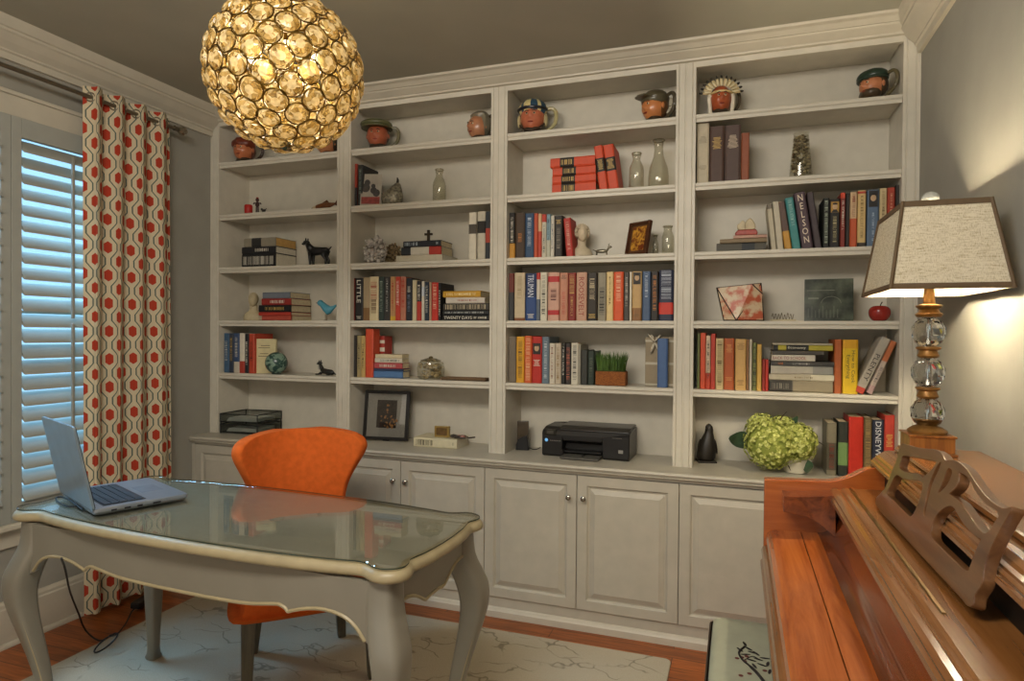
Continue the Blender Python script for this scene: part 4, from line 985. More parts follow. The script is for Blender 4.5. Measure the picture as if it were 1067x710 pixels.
row(2, 3, [(529.2, 535.2, 285, '#6a3128', 'maroon', {'bands': [(0, .6, '#39393a')]}), (535.8, 546.6, 284.5, '#bfae90', 'tan', {'bands': [(0, .06, '#7b4a2c')], 'deco': [('v', '#96845f', .45, .92, .4)]}), (547.4, 558.6, 285, '#283659', 'navy and blue', {'bands': [(0, .5, '#2c4678')], 'deco': [('t', 'TRUMAN', '#c9ced8', .5, .97, .55), ('h', Wt, .06, .14)]}), (558.8, 562.6, 284.5, '#c8bfae', 'white, red top,', {'bands': [(.86, 1, '#b03028'), (0, .45, '#5a6470')]}), (562.8, 569.8, 284, '#d0c9b4', 'white, black lettering,', {'deco': [('v', '#26231f', .1, .93, .5)]}), (570.8, 582.4, 284, '#c59a86', 'pink, red bands,', {'bands': [(.80, .92, '#b12f30'), (.12, .22, '#b12f30')], 'deco': [('v', '#5a2a2a', .42, .66, .5)]}), (583, 591.4, 284.5, '#b98168', 'salmon', {'deco': [('v', '#b0382a', .1, .6, .35), ('h', '#5b4a3c', .88, .95)]}), (591.8, 599.8, 284.5, '#7f2b22', 'dark red', {'deco': [('v', G, .55, .95, .6), ('v', G, .1, .5, .3)]}), (600.4, 611.2, 284, '#bd947c', 'dusty pink', {'deco': [('t', 'ROOSEVELT', '#8d3426', .1, .9, .5)]}), (611.7, 622, 284.5, '#302a22', 'black, gold lettering,', {'deco': [('v', '#cfc09a', .42, .88, .5), ('h', G, .05, .14)]}), (622.8, 631.4, 284.5, '#8e8774', 'mottled grey', {'deco': [('v', '#2d2b28', .1, .7, .6)]}), (631.8, 638.8, 283.5, '#d8bf86', 'pale yellow', {'deco': [('v', '#7d6130', .3, .9, .25)]}), (639.2, 649.4, 283.5, '#d1552b', 'bright orange', {'deco': [('v', '#efc09a', .4, .95, .45)]}), (650, 655.4, 284, '#47423c', 'dark grey', {'deco': [('v', '#a9a294', .3, .9)]}), (655.8, 658.2, 283.5, '#cfc8b5', 'thin white', {}), (658.6, 668.4, 283, '#bb9a66', 'tan, small portrait,', {'bands': [(0, .26, '#8a6238')], 'deco': [('face', '#2a241f', .74, .98), ('h', '#6d5030', .08, .14)]}), (669.2, 677.6, 283, '#475a76', 'slate blue', {'deco': [('v', '#b9c3cf', .45, .95, .35)]}), (678.2, 685.8, 283, '#2d2924', 'black, orange lettering,', {'deco': [('v', '#c47a34', .2, .92, .45)]}), (686.6, 701.4, 281.5, '#2b3044', 'thick navy, red block,', {'bands': [(.13, .36, '#c23a2c')], 'deco': [('v', '#b9c0cc', .4, .98, .7)]}), (701.6, 704, 284, '#2e3230', 'thin dark', {})])
row(2, 4, [(529.4, 537.4, 350.8, '#6f6557', 'grey brown', {}), (537.8, 546, 351, '#d19a2a', 'yellow', {'deco': [('v', '#3a2a14', .1, .9, .5)]}), (546.3, 553.8, 350.3, '#c85a2c', 'orange, pale lettering,', {'deco': [('v', '#e9c79a', .05, .95, .6)]}), (554.1, 564.2, 351, '#b02a20', 'red, white lettering,', {'deco': [('h', Wt, .38, .5), ('face', '#2a1c1a', .62, .86)]}), (564.6, 572, 351.2, '#64737f', 'slate blue', {'d': .19, 'deco': [('v', '#c4ccd0', .1, .9, .4)]}), (572.3, 578, 358, '#c9c0ae', 'white', {'deco': [('v', '#8a5a4a', .1, .9, .4)]}), (578.3, 584.4, 358, '#bcae98', 'cream', {'deco': [('v', '#8c7048', .1, .9, .4)]}), (584.8, 588.8, 357.5, '#24231f', 'black', {'deco': [('v', Wt, .2, .9)]}), (589, 594.6, 358, '#2f2a27', 'black, red marks,', {'deco': [('v', '#b0604a', .1, .9, .6)]}), (595, 602.4, 357.6, '#cdc6b4', 'white, black lettering,', {'deco': [('v', '#2a2a28', .1, .95, .5)]}), (602.7, 605, 359, '#8c887a', 'thin grey', {}), (605.3, 612, 365, '#33342f', 'short black', {}), (612.3, 619, 366, '#28332a', 'short dark green', {'deco': [('v', '#5f6a58', .2, .8)]})])
# bay 4
row(3, 1, [(726, 738.4, 128.6, '#b5aa92', 'tall pale grey', {'pb': 180, 'd': .2, 'deco': [('h', '#8b816c', .68, .78), ('h', '#8b816c', .24, .3)]}), (739.2, 754.4, 131.5, '#4a352c', 'thick dark brown', {'pb': 180, 'd': .18, 'deco': [('h', G, .6, .8)]}), (755, 771.6, 130.4, '#4c3a34', 'thick dark brown, pale title,', {'pb': 180, 'd': .18, 'deco': [('h', '#c9b8a0', .6, .82)]}), (772, 780.6, 138.6, '#84472c', 'rust brown', {'pb': 180, 'd': .15})])
row(3, 2, [(803.8, 809.4, 214, '#b3aa93', 'leaning grey white', {'lean': -6, 'pb': 255, 'h': .205, 'bands': [(.9, 1, '#6d6658')]}), (810, 816.8, 211.8, '#b9b19d', 'leaning white', {'lean': -6, 'pb': 255, 'h': .215}), (818, 825.2, 211.8, '#5a4740', 'leaning plum, gold foot,', {'lean': -8.5, 'pb': 255, 'h': .215, 'bands': [(0, .38, '#b8893a')]}), (826, 834.6, 208.5, '#3f8180', 'leaning teal', {'lean': -8.5, 'pb': 255, 'h': .23, 'deco': [('v', '#a5c9c4', .45, .95, .4)]}), (836, 847.6, 204.5, '#4d3d44', 'leaning plum, big cream letters,', {'lean': -8.5, 'pb': 255, 'h': .25, 'deco': [('s', 'NELSON', '#dccdb4', .10, .96, .52)]}), (849.4, 856.4, 204.5, '#43393c', 'leaning charcoal', {'lean': -8.5, 'pb': 255, 'h': .25}), (857.4, 863.8, 206.7, '#20231f', 'black, pale lettering,', {'pb': 250, 'deco': [('v', '#a7b09c', .08, .95, .5)]}), (864.2, 875, 207.3, '#1f1c1a', 'black, golden portrait,', {'pb': 250, 'deco': [('face', '#a67d33', .72, .94), ('v', '#b5aa7c', .1, .64, .35)]}), (875.4, 880.6, 201, '#7b2f26', 'dark red', {'pb': 250, 'bands': [(.9, 1, '#c2452f')], 'deco': [('v', Wt, .3, .85)]}), (881, 885, 201.5, '#27221f', 'thin black', {'pb': 250}), (885.4, 892.8, 200.2, '#bfa27e', 'cream, orange foot,', {'pb': 250, 'bands': [(0, .52, '#b4522f')], 'deco': [('v', '#8a4a35', .55, .95, .4)]}), (893.4, 902, 198.4, '#c8ac74', 'pale yellow', {'pb': 250, 'bands': [(0, .08, '#38302a'), (.94, .98, '#a63a2b')], 'deco': [('v', '#7a6238', .15, .9, .35)]}), (903.4, 915.6, 198, '#566980', 'blue, portrait top,', {'pb': 250, 'deco': [('face', '#232428', .70, .985), ('v', '#9fb0c4', .1, .6, .2)]}), (916.2, 923.8, 196.5, '#bfab82', 'tan', {'pb': 250, 'deco': [('v', '#6d5a3a', .4, .95, .35)]}), (924.2, 932.2, 195.5, '#9c3a28', 'brick red', {'pb': 250, 'deco': [('v', '#cfa080', .3, .9, .3)]}), (932.6, 937.4, 193, '#2c2624', 'black', {'pb': 250})])
stack(2, 747, 799, 257, [(253, '#4b473d', 'grey banded', {'x': (746.5, 798), 'bands': [(.22, .48, '#22282c')], 'pages': paper_w}), (248.4, '#7c6a4e', 'thin brown', {'x': (750, 799)}), (244.6, '#b08a78', 'thin pink', {'x': (764, 799), 'd': .12})], .03, 'low pile under ship ornament', 'low pile of books under the ornament', d=.16)
row(3, 4, [(726.5, 729.4, 347.8, '#5d6435', 'olive', {}), (729.6, 735.2, 347.2, '#c04a2c', 'orange-red', {}), (735.4, 740.2, 350, '#cbb497', 'cream, black title,', {'bands': [(0, .3, '#b6432b')], 'deco': [('v', '#26211d', .2, .9, .5)]}), (740.5, 745.4, 348, '#b03c2c', 'brick red', {}), (745.7, 753.8, 352.8, '#c5b081', 'cream patterned', {'deco': [('v', '#6d5a34', .05, .95, .6)]}), (754.3, 765, 352.8, '#a5532a', 'rust', {'deco': [('h', '#d1975a', .72, .88), ('h', '#d1975a', .18, .24)]}), (766, 777.4, 353.6, '#c09a5e', 'tan', {'deco': [('h', '#7d5a2c', .78, .92), ('h', '#7d5a2c', .1, .2)]}), (777.7, 780.4, 354, '#7d5836', 'thin brown', {}), (780.6, 783.6, 354, '#b7ad98', 'thin white', {}), (784, 788.2, 357.5, '#6f7440', 'green ring-bound', {'deco': [('v', '#22211c', .02, .98, .8)]}), (788.5, 793.6, 359, '#c19a4a', 'mustard', {}), (794, 797, 374.6, '#8d2f24', 'short maroon', {}), (797.2, 800.6, 375, '#b13326', 'short red', {})])
stack(4, 801, 868, 402, [(396.8, '#5c574d', 'thick grey', {'x': (801.5, 868), 'bands': [(.64, 1, '#37342f'), (0, .62, '#8c8169')], 'deco': [('v', '#8b8678', .68, .95, .5)]}), (390.4, '#b3aa93', 'cream', {'x': (801.2, 869), 'bands': [(0, .35, '#cfc8b0')], 'deco': [('v', '#7c6c4e', .3, .6, .3)]}), (381.8, '#aaa496', 'white and grey', {'x': (803, 868), 'bands': [(0, .32, '#8b8a82')]}), (376.8, '#3c3b39', 'charcoal', {'x': (803, 869), 'deco': [('v', '#b3b0a8', .35, .65, .4), ('v', '#b06a3a', .8, .88, .5)]}), (370, '#c6bfae', 'white, red lettering,', {'x': (803.5, 849), 'deco': [('t', 'BACK TO SCHOOL', '#8e4136', .2, .97, .5)]}), (365.5, '#4c4740', 'dark grey', {'x': (804, 858)}), (360, '#232422', 'black and yellow', {'x': (805.5, 867.5), 'bands': [(0, .4, '#a79b33'), (.78, .92, '#a79b33')], 'deco': [('t', 'Economy', '#cfcab5', .45, .75, .6)]}), (357.6, '#a19a86', 'thin pale', {'x': (804.5, 867)})], .03, 'tall pile, fourth bay', 'tall pile of books in the fourth bay', d=.17)
row(3, 4, [(869.4, 877, 354, '#a9592b', 'orange brown', {'d': .2}), (878.2, 894, 354.3, '#d8b21f', 'thick yellow', {'d': .18, 'bands': [(.84, 1, '#cf9a1e')], 'deco': [('t', 'How to Cook\nEverything', '#4a4a24', .2, .8, .62)]})], name='right of tall flat pile')
xb = at_y(898.2, 408, .03)[0]-.012
book((xb, .03, SZ[4]+.008), .036, .256, .15, '#a9a192', 'white leaning book with tall dark capitals beside the thick yellow book', 'leaning books at the right end of the fifth shelf of fourth bay', [('t', 'PLENTY', '#34302b', .22, .70, .5)], [(0, .1, '#b03a2a')], ry=math.radians(23.5))
book((xb+.040, .03, SZ[4]+.006), .022, .24, .15, '#b5a697', 'thin white book with orange top leaning against another, fifth shelf right end', 'leaning books at the right end of the fifth shelf of fourth bay', [('v', '#55504a', .2, .5, .5)], [(.62, 1, '#b4683f'), (0, .15, '#a98a86')], ry=math.radians(22))
row(3, 5, [(861.2, 871.6, 441, '#77705c', 'grey green', {'pb': 480, 'deco': [('h', '#463f30', .3, .4), ('v', '#7c3a2a', .1, .6, .5)], 'bands': [(.1, .62, '#4e4a3c')]}), (873.2, 883.6, 440, '#2c2f27', 'black, green label,', {'pb': 480, 'bands': [(.2, .62, '#6c8a52')]}), (884.2, 899.2, 434.7, '#bd3326', 'wide bright red', {'pb': 480, 'rough': .35}), (900, 908.2, 435.5, '#6b5a3c', 'brown patterned', {'pb': 480, 'deco': [('v', '#a98c56', .05, .95, .6)]}), (908.8, 920.8, 438, '#262a3a', 'navy, white capitals,', {'pb': 480, 'deco': [('t', 'DISNEYWAR', '#cfd0d0', .2, .97, .5)]}), (921.2, 933, 433, '#b23a2b', 'red, gold marks,', {'pb': 480, 'deco': [('h', G, .5, .7)]})], ys=.05, name='countertop of fourth bay')
# ------------------------------------------------------------------ character jugs
def face_fn(d):
    if d.y > -.05: return 1
    f = min(1, -d.y*1.6); x, z = d.x, d.z; ax = abs(x)
    g = lambda a, b, sa, sb: math.exp(-((x-a)**2/sa+(z-b)**2/sb))
    k = .30*g(0, -.08, .012, .022)+.10*g(0, .06, .008, .03)+.07*math.exp(-((z-.26)**2/.010+x*x/.25))
    k -= .10*math.exp(-((ax-.27)**2/.016+(z-.10)**2/.012))
    k += .10*g(0, -.80, .05, .04)+.06*math.exp(-((ax-.42)**2/.03+(z+.22)**2/.04))
    k -= .055*math.exp(-(x*x/.06+(z+.46)**2/.0035)); k += .04*math.exp(-(x*x/.04+(z+.54)**2/.004))
    return 1+k*f
def jug(pl, pr, pt, bay, rz, skin, hair, hat, hatc, handc, label, beard=None, y=.10, hs=1):
    sh = 0; z0 = SZ[0]; xc = at_y((pl+pr)/2, pt+20, y)[0]; H = (at_y((pl+pr)/2, pt, y-.03)[2]-z0)
    t = thing('character_jug', label, 'jug', (xc, y, z0+.0005), rz=rz, group='character jugs along the top shelf')
    s = H/.165; t.scale = (.98 if hat == 'feather' else 1.16, 1.1, 1.0)
    g_skin = mat(skin, .28, var=.12, scale=30, spec=.6); g_hair = mat(hair, .3, var=.2, scale=60, bump=.2); g_hat = mat(hatc, .3, var=.12, scale=30); g_hand = mat(handc, .3, var=.15)
    R0 = .047*s; cz = .082*s
    MB().ball((0, 0, cz), R0, (.95, 1, 1.28), 36, 26, face_fn).build('head', g_skin, t, smooth='all')
    MB().lathe([(.040*s, 0), (.043*s, .010*s), (.034*s, .026*s), (.030*s, .04*s)], seg=24).build('collar', g_hair if beard else mat('#3a3226', .4), t, smooth=True)
    for sx in (-1, 1):
        e = MB().ball((sx*.0135*s, -.0405*s, cz+.008*s), .0058*s, nu=10, nv=8).build('eye', mat('#bcae94', .25), t, smooth=True)
        MB().ball((sx*.0135*s, -.0446*s, cz+.008*s), .0032*s, nu=8, nv=6).build('pupil', mat('#1d1713', .2), e, smooth=True)
        MB().tube([(sx*.006*s, -.048*s, cz+.017*s), (sx*.014*s, -.047*s, cz+.0195*s), (sx*.022*s, -.042*s, cz+.016*s)], [.0015*s, .0026*s, .0015*s], 6).build('eyebrow', g_hair, t, smooth=True)
        MB().ball((sx*.046*s, .004*s, cz-.002*s), .010*s, (.5, .8, 1.3), 10, 8).build('ear', g_skin, t, smooth=True)
    MB().ball((0, -.0445*s, cz-.028*s), .011*s, (1, .35, .28), 12, 8).build('mouth', mat('#8a3a2c', .3), t, smooth=True)
    if beard:
        MB().ball((0, -.012*s, cz-.035*s), .042*s, (1, .85, .72), 20, 12, lambda d: 1+.05*math.sin(d.x*25)*math.cos(d.z*22)).build('beard', g_hair, t, smooth=True)
    # hair shell behind and to the sides
    MB().ball((0, .010*s, cz+.004*s), .0485*s, (1, .98, 1.22), 24, 16, lambda d: (1+.03*math.sin(18*d.x+9*d.z)) if d.y > -.28 else .8).build('hair', g_hair, t, smooth=True)
    hz = cz+.036*s
    if hat == 'tam':
        MB().ball((-.006*s, 0, hz+.018*s), .062*s, (1.1, 1, .38), 24, 12).lathe([(.050*s, -.012*s), (.066*s, -.016*s), (.066*s, -.011*s), (.048*s, -.004*s)], c=(0, -.010*s, hz+.010*s)).build('hat', g_hat, t, smooth=True)
    elif hat == 'cap':
        MB().ball((0, .006*s, hz-.002*s), .052*s, (1, 1.05, .85), 24, 14).prism([(-.034*s, -.04*s), (-.026*s, -.074*s), (0, -.084*s), (.026*s, -.074*s), (.034*s, -.04*s), (0, -.046*s)], 'Z', hz-.002*s, hz+.004*s).lathe([(.053*s, -.004*s), (.055*s, .002*s), (.053*s, .008*s)], c=(0, .004*s, hz), caps=False).build('hat', g_hat, t, smooth=True)
        MB().tube(smooth_poly([(.03*s, .04*s, cz-.03*s), (.04*s, .052*s, cz+.0*s), (.03*s, .056*s, cz+.035*s)], 4, False), .014*s, 8).build('scarf', mat('#b9b09a', .4), t, smooth=True)
    elif hat == 'helm':
        m = MB(); nu = 24
        for k in range(nu):
            pass
        m.ball((0, .008*s, hz+.002*s), .054*s, (1, 1.0, .85), 24, 14)
        for f, (vi) in enumerate(m.f):
            c = sum((m.v[i] for i in vi), Vector())/len(vi)
            m.m[f] = 1 if int((math.atan2(c.x, -c.y)+PI)/(PI/6)) % 2 and c.y < .03*s else 0
        m.build('hat', [g_hat, mat('#d1c28a', .3)], t, smooth=True)
        MB().tube([(.052*s*math.sin(a), -.05*s*math.cos(a), hz-.004*s) for a in [-1.5+3*k/16 for k in range(17)]], .006*s, 8).build('hat_band', mat('#22242c', .3), t, smooth=True)
        for sx in (-1, 1): MB().ball((sx*.050*s, 0, cz-.012*s), .022*s, (.35, .8, 1.3), 12, 8).build('ear_flap', mat('#b8aa80', .35), t, smooth=True)
        MB().tube(smooth_poly([(-.046*s, -.01*s, cz-.03*s), (-.02*s, -.036*s, cz-.058*s), (.02*s, -.036*s, cz-.058*s), (.046*s, -.01*s, cz-.03*s)], 4, False), .004*s, 6).build('chin_strap', mat('#3a2d22', .4), t, smooth=True)
    elif hat == 'feather':
        fm = MB()
        for row_, (n, rr, L_) in enumerate(((13, .046, .040), (11, .044, .028))):
            for k in range(n):
                a = -1.45+2.9*k/(n-1); dx, dz = math.sin(a), math.cos(a)
                c0 = Vector((dx*rr*s, -.018*s+.012*s*row_*-1, hz-.016*s+dz*rr*.75*s)); d = Vector((dx, .12, dz)).normalized()
                q_ = Vector((0, 0, 1)).rotation_difference(d)
                T = Matrix.Translation(c0+d*L_*.5*s) @ q_.to_matrix().to_4x4()
                fm.ball((0, 0, 0), L_*.55*s, (.32, .14, 1), 8, 6, mi=row_, T=T)
                if row_ == 0: fm.ball((0, 0, L_*.48*s), .010*s, (.55, .35, 1), 8, 6, mi=2, T=T)
        fm.build('feather_headdress', [mat('#cdb98a', .4), mat('#d8cba4', .4), mat('#2a241c', .4)], t, smooth=True)
        MB().tube([(.047*s*math.sin(a), -.047*s*math.cos(a), hz-.014*s) for a in [-1.5+3*k/16 for k in range(17)]], .005*s, 8).build('headband', mat('#c8b07a', .4), t, smooth=True)
        for sx in (-1, 1): MB().tube(smooth_poly([(sx*.046*s, -.012*s, hz-.02*s), (sx*.050*s, -.014*s, cz), (sx*.044*s, -.012*s, .012*s)], 4, False), .009*s, 8).build('side_lappet', mat('#d9d0bc', .4), t, smooth=True)
    elif hat == 'beret':
        MB().ball((-.003*s, .008*s, hz+.006*s), .054*s, (1.04, 1.0, .66), 24, 12, lambda d: 1+.10*max(0, -d.x)).build('hat', g_hat, t, smooth=True)
        MB().tube([(.052*s*math.cos(a), .050*s*math.sin(a), hz-.010*s) for a in [2*PI*k/24 for k in range(24)]], .005*s, 6, closed=True).build('hat_band', g_hat, t, smooth=True)
    elif hat == 'hood':
        MB().ball((0, .010*s, hz-.018*s), .056*s, (1, 1, 1.12), 24, 14, lambda d: 1 if d.y > -.35 or d.z > .55 else .75).build('hood', g_hat, t, smooth=True)
    else:
        MB().ball((0, .004*s, hz-.004*s), .053*s, (1.05, 1, .8), 24, 12, lambda d: 1+.05*math.sin(14*d.x+11*d.y)).build('hair_top', g_hair, t, smooth=True)
    MB().tube(smooth_poly([(.040*s, .022*s, cz+.04*s), (.070*s, .026*s, cz+.046*s), (.084*s, .028*s, cz+.02*s), (.076*s, .026*s, cz-.025*s), (.042*s, .020*s, cz-.058*s)], 5, False), .0075*s, 8).build('handle', g_hand, t, smooth=True)
    return t
jug(240, 268, 139, 0, 0.1, '#b56a43', '#6b2f1c', 'hair', '#5a2a1a', '#3a2a1e', 'red-haired character jug at the left end of the top shelf, first bay', y=.10)
jug(330, 352, 131, 0, -.3, '#b4774f', '#3f342a', 'hood', '#3f3a30', '#3a3026', 'dark character jug mostly hidden behind the chandelier, top shelf of first bay', y=.15)
jug(378, 409, 122, 1, .25, '#a4573a', '#3f2f24', 'tam', '#5a5a3c', '#6d6648', 'character jug in a floppy olive hat, left end of second bay top shelf')
jug(485.5, 511.5, 113, 1, -.55, '#b27a58', '#6d6656', 'hood', '#7a725f', '#4a4234', 'grey-hooded character jug facing left, right end of second bay top shelf', y=.13)
jug(538, 572, 101, 2, .1, '#b8684a', '#5d4a36', 'helm', '#2c4a5e', '#b0a678', 'character jug in a blue and cream striped helmet, third bay top shelf')
jug(664, 699, 90.5, 2, -.75, '#c07a48', '#6d4a2c', 'cap', '#57503c', '#4d4636', 'character jug in a peaked khaki cap facing left, third bay top shelf', y=.12)
jug(731, 771, 82, 3, .15, '#a34f2c', '#2a231e', 'feather', '#cdb98a', '#4a3f30', 'character jug with a feather headdress, left end of fourth bay top shelf')
jug(888, 930, 68, 3, -.9, '#b5744e', '#4a3c2c', 'beret', '#26382c', '#5a523a', 'bearded character jug in a dark green beret, right end of top shelf', beard=True, y=.11)

# ------------------------------------------------------------------ ornaments
def X(px, py, y): return at_y(px, py, y)[0]
def hgt(px, pt, y, z): return at_y(px, pt, y)[2]-z
def scale_tree(t, s): t.scale = (s, s, s)
clear = glass('bottle_glass', '#f0efe6', .05, .03, .34)
def bottle(pl, pr, pt, s, y, prof, label, grp='glass bottles on the shelves'):
    z = zsh(s); r = (X(pr, pt+20, y)-X(pl, pt+20, y))/2; h = hgt((pl+pr)/2, pt, y, z)
    t = thing('glass_bottle', label, 'bottle', (X((pl+pr)/2, pt+20, y), y, z+.0005), group=grp)
    MB().lathe([(a*r, b*h) for a, b in prof], caps=False).build('bottle_body', clear, t, smooth=True)
    lip = prof[-1]
    MB().tube([(lip[0]*r*math.cos(a), lip[0]*r*math.sin(a), lip[1]*h-.004) for a in [2*PI*k/20 for k in range(20)]], .0035, 6, closed=True).build('rim', clear, t, smooth=True)
milk = [(.9, 0), (1, .03), (1, .52), (.92, .62), (.55, .78), (.5, .86), (.62, .92), (.62, 1)]
carafe = [(.9, 0), (1, .04), (1, .25), (.9, .42), (.5, .66), (.42, .82), (.48, .93), (.58, 1)]
jar = [(.92, 0), (1, .03), (1, .62), (.85, .74), (.68, .82), (.70, .88), (.76, 1)]
bottle(451.5, 464, 176.5, 1, .10, milk, 'clear glass milk bottle standing alone on second shelf of second bay')
bottle(655.5, 671, 159.5, 1, .08, milk, 'short glass milk bottle right of the orange volumes')
bottle(675.5, 697, 146, 1, .08, carafe, 'tall glass carafe on second shelf of third bay')
bottle(679.8, 686, 245, 2, .09, milk, 'tiny glass vial right of the amber picture frame')
bottle(689.5, 702, 235.5, 2, .09, jar, 'wide-necked glass jar bottle at right end of third bay, third shelf')
# bay 1 second shelf
t = thing('toy_tableau', 'small dark tray with red candle cup and tiny figures', 'ornament', (X(266, 218, .08), .08, SZ[1]+.0005))
k1 = .0053
MB().box(-.075, .082, -.03, .03, 0, .009).build('tray', mat('#2b2a2c', .4), t, bevel=.002)
MB().lathe([(.019, .009), (.023, .014), (.024, .06), (.020, .066), (.005, .066)], c=(-.050, 0, 0)).build('red_cup', mat('#b3261f', .3), t, smooth=True)
f = MB().ball((.015, 0, .092), .011, nu=12, nv=8).ball((.015, 0, .065), .014, (1, .8, 1.3), 12, 8).tube([(.004, 0, .07), (-.008, 0, .076), (-.014, 0, .068)], .004, 6).tube([(.026, 0, .07), (.038, 0, .072), (.042, 0, .064)], .004, 6).tube([(.009, 0, .05), (.008, 0, .01)], .0045, 6).tube([(.021, 0, .05), (.022, 0, .01)], .0045, 6)
f.build('standing_figure', mat('#3a201c', .4, var=.5, scale=60), t, smooth=True)
MB().ball((.015, 0, .104), .008, (1, 1, .6), 10, 6).build('figure_hat', mat('#8f2a20', .4), t, smooth=True)
MB().ball((.062, 0, .026), .012, (1.3, .6, .7), 12, 8).ball((.048, 0, .034), .007, nu=10, nv=6).tube([(.054, 0, .02), (.054, 0, .009)], .003, 6).tube([(.07, 0, .02), (.07, 0, .009)], .003, 6).tube([(.075, 0, .03), (.082, 0, .038)], .0025, 6).build('small_dog', mat('#26221e', .4), t, smooth=True)
# carved fish
t = thing('carved_fish', 'carved brown and cream wooden fish lying at second shelf of first bay', 'ornament', (X(337, 212, .08), .08, SZ[1]+.0005))
m = MB()
secs = [(-.085, .003, .012), (-.07, .011, .018), (-.045, .016, .022), (-.01, .019, .026), (.03, .017, .030), (.06, .010, .034), (.078, .005, .038)]
m.loft([[(x_, r*math.cos(a)*.8, zc+r*math.sin(a)) for a in [2*PI*k/14 for k in range(14)]] for x_, r, zc in secs])
for i, f_ in enumerate(m.f):
    c = sum((m.v[q] for q in f_), Vector())/len(f_); m.m[i] = 1 if c.x < -.07 else (2 if c.x < -.03 else 0)
m.build('body', [mat('#6d3f1e', .4, var=.3, scale=60), mat('#2a2018', .4), mat('#b9a987', .4)], t, smooth='all')
MB().prism([(.075, .034), (.095, .060), (.098, .042), (.095, .022)], 'Y', -.004, .004).build('tail_fin', mat('#5a3318', .4), t)
MB().prism([(-.01, .044), (.025, .062), (.04, .044)], 'Y', -.003, .003).build('back_fin', mat('#5a3318', .4), t)
# dogs
def dog(px, pt, s, y, H, label, body, chest=None, lying=False, flip=1):
    z = zsh(s); t = thing('dog_figurine', label, 'figurine', (px, y, z+.0005), group=None); t.scale = (H*1.3*flip, H*1.1, H)
    m = MB()
    if not lying:
        secs = [(-.30, .68, .10), (-.22, .60, .15), (-.05, .56, .165), (.15, .57, .135), (.30, .58, .12), (.38, .56, .06)]
        m.loft([[(x_, .8*r*math.cos(a), zc+r*math.sin(a)) for a in [2*PI*k/14 for k in range(14)]] for x_, zc, r in secs])
        m.loft([[(x_+r*.5*math.sin(a), .8*r*math.cos(a), zc+r*.6*math.sin(a)) for a in [2*PI*k/12 for k in range(12)]] for x_, zc, r in ((-.18, .60, .17), (-.29, .74, .14), (-.36, .86, .11))])
        m.ball((-.39, 0, .90), .105, (1.05, .85, .9), 16, 12); m.ball((-.48, 0, .86), .06, (1.1, .9, .8), 12, 8)
        for sy in (-1, 1):
            m.loft([[(x_+r*math.cos(a), sy*.085+r*math.sin(a), zc) for a in [2*PI*k/10 for k in range(10)]] for x_, zc, r in ((-.20, .52, .075), (-.21, .30, .05), (-.20, .08, .036), (-.23, .0, .045))])
            m.loft([[(x_+r*math.cos(a), sy*.08+r*math.sin(a), zc) for a in [2*PI*k/10 for k in range(10)]] for x_, zc, r in ((.27, .56, .10), (.24, .38, .07), (.33, .22, .04), (.32, .06, .034), (.28, 0, .042))])
            m.ball((-.37, sy*.06, 1.01), .045, (.6, .4, 1.5), 8, 6)
        m.tube([(.37, 0, .60), (.44, 0, .68), (.47, 0, .72)], [.03, .02, .01], 6)
    else:
        secs = [(-.30, .30, .12), (-.15, .28, .2), (.1, .22, .19), (.35, .20, .17), (.48, .16, .08)]
        m.loft([[(x_, .7*r*math.cos(a), max(0, zc+r*math.sin(a))) for a in [2*PI*k/14 for k in range(14)]] for x_, zc, r in secs])
        m.loft([[(x_+r*.4*math.sin(a), .8*r*math.cos(a), zc+r*.6*math.sin(a)) for a in [2*PI*k/12 for k in range(12)]] for x_, zc, r in ((-.22, .32, .2), (-.32, .55, .17), (-.38, .72, .13))])
        m.ball((-.40, 0, .80), .14, (1.05, .85, .9), 16, 12); m.ball((-.52, 0, .76), .075, (1.1, .9, .8), 12, 8)
        for sy in (-1, 1):
            m.tube([(-.28, sy*.1, .2), (-.40, sy*.12, .06), (-.58, sy*.12, .05)], .05, 8); m.tube([(.38, sy*.14, .12), (.26, sy*.17, .05), (.12, sy*.17, .05)], .05, 8)
            m.ball((-.38, sy*.09, .94), .06, (.6, .4, 1.3), 8, 6)
        m.tube([(.46, 0, .14), (.58, 0, .06), (.66, .05, .04)], [.04, .03, .02], 6)
    m.build('body', mat(body, .35, var=.2), t, smooth='all')
    if chest:
        if lying: MB().ball((-.44, 0, .52), .11, (.5, .8, 1.6), 10, 8).ball((-.535, 0, .76), .07, (.9, .8, .9), 10, 8).build('white_markings', mat(chest, .4), t, smooth=True)
        else: MB().ball((-.335, 0, .66), .09, (.45, .7, 1.3), 10, 8).ball((-.50, 0, .87), .045, (.95, .8, 1.0), 10, 8).build('white_markings', mat(chest, .4), t, smooth=True)
    return t
dog(X(331, 262, .09), 246, 2, .09, .155, 'standing black dog figurine with white muzzle beside three stacked books', '#1f1f1f', '#8f8b82')
dog(X(340, 386, .09), 376, 4, .09, .085, 'small lying black and white dog figurine on fifth shelf, first bay', '#22211f', '#a8a297', lying=True)
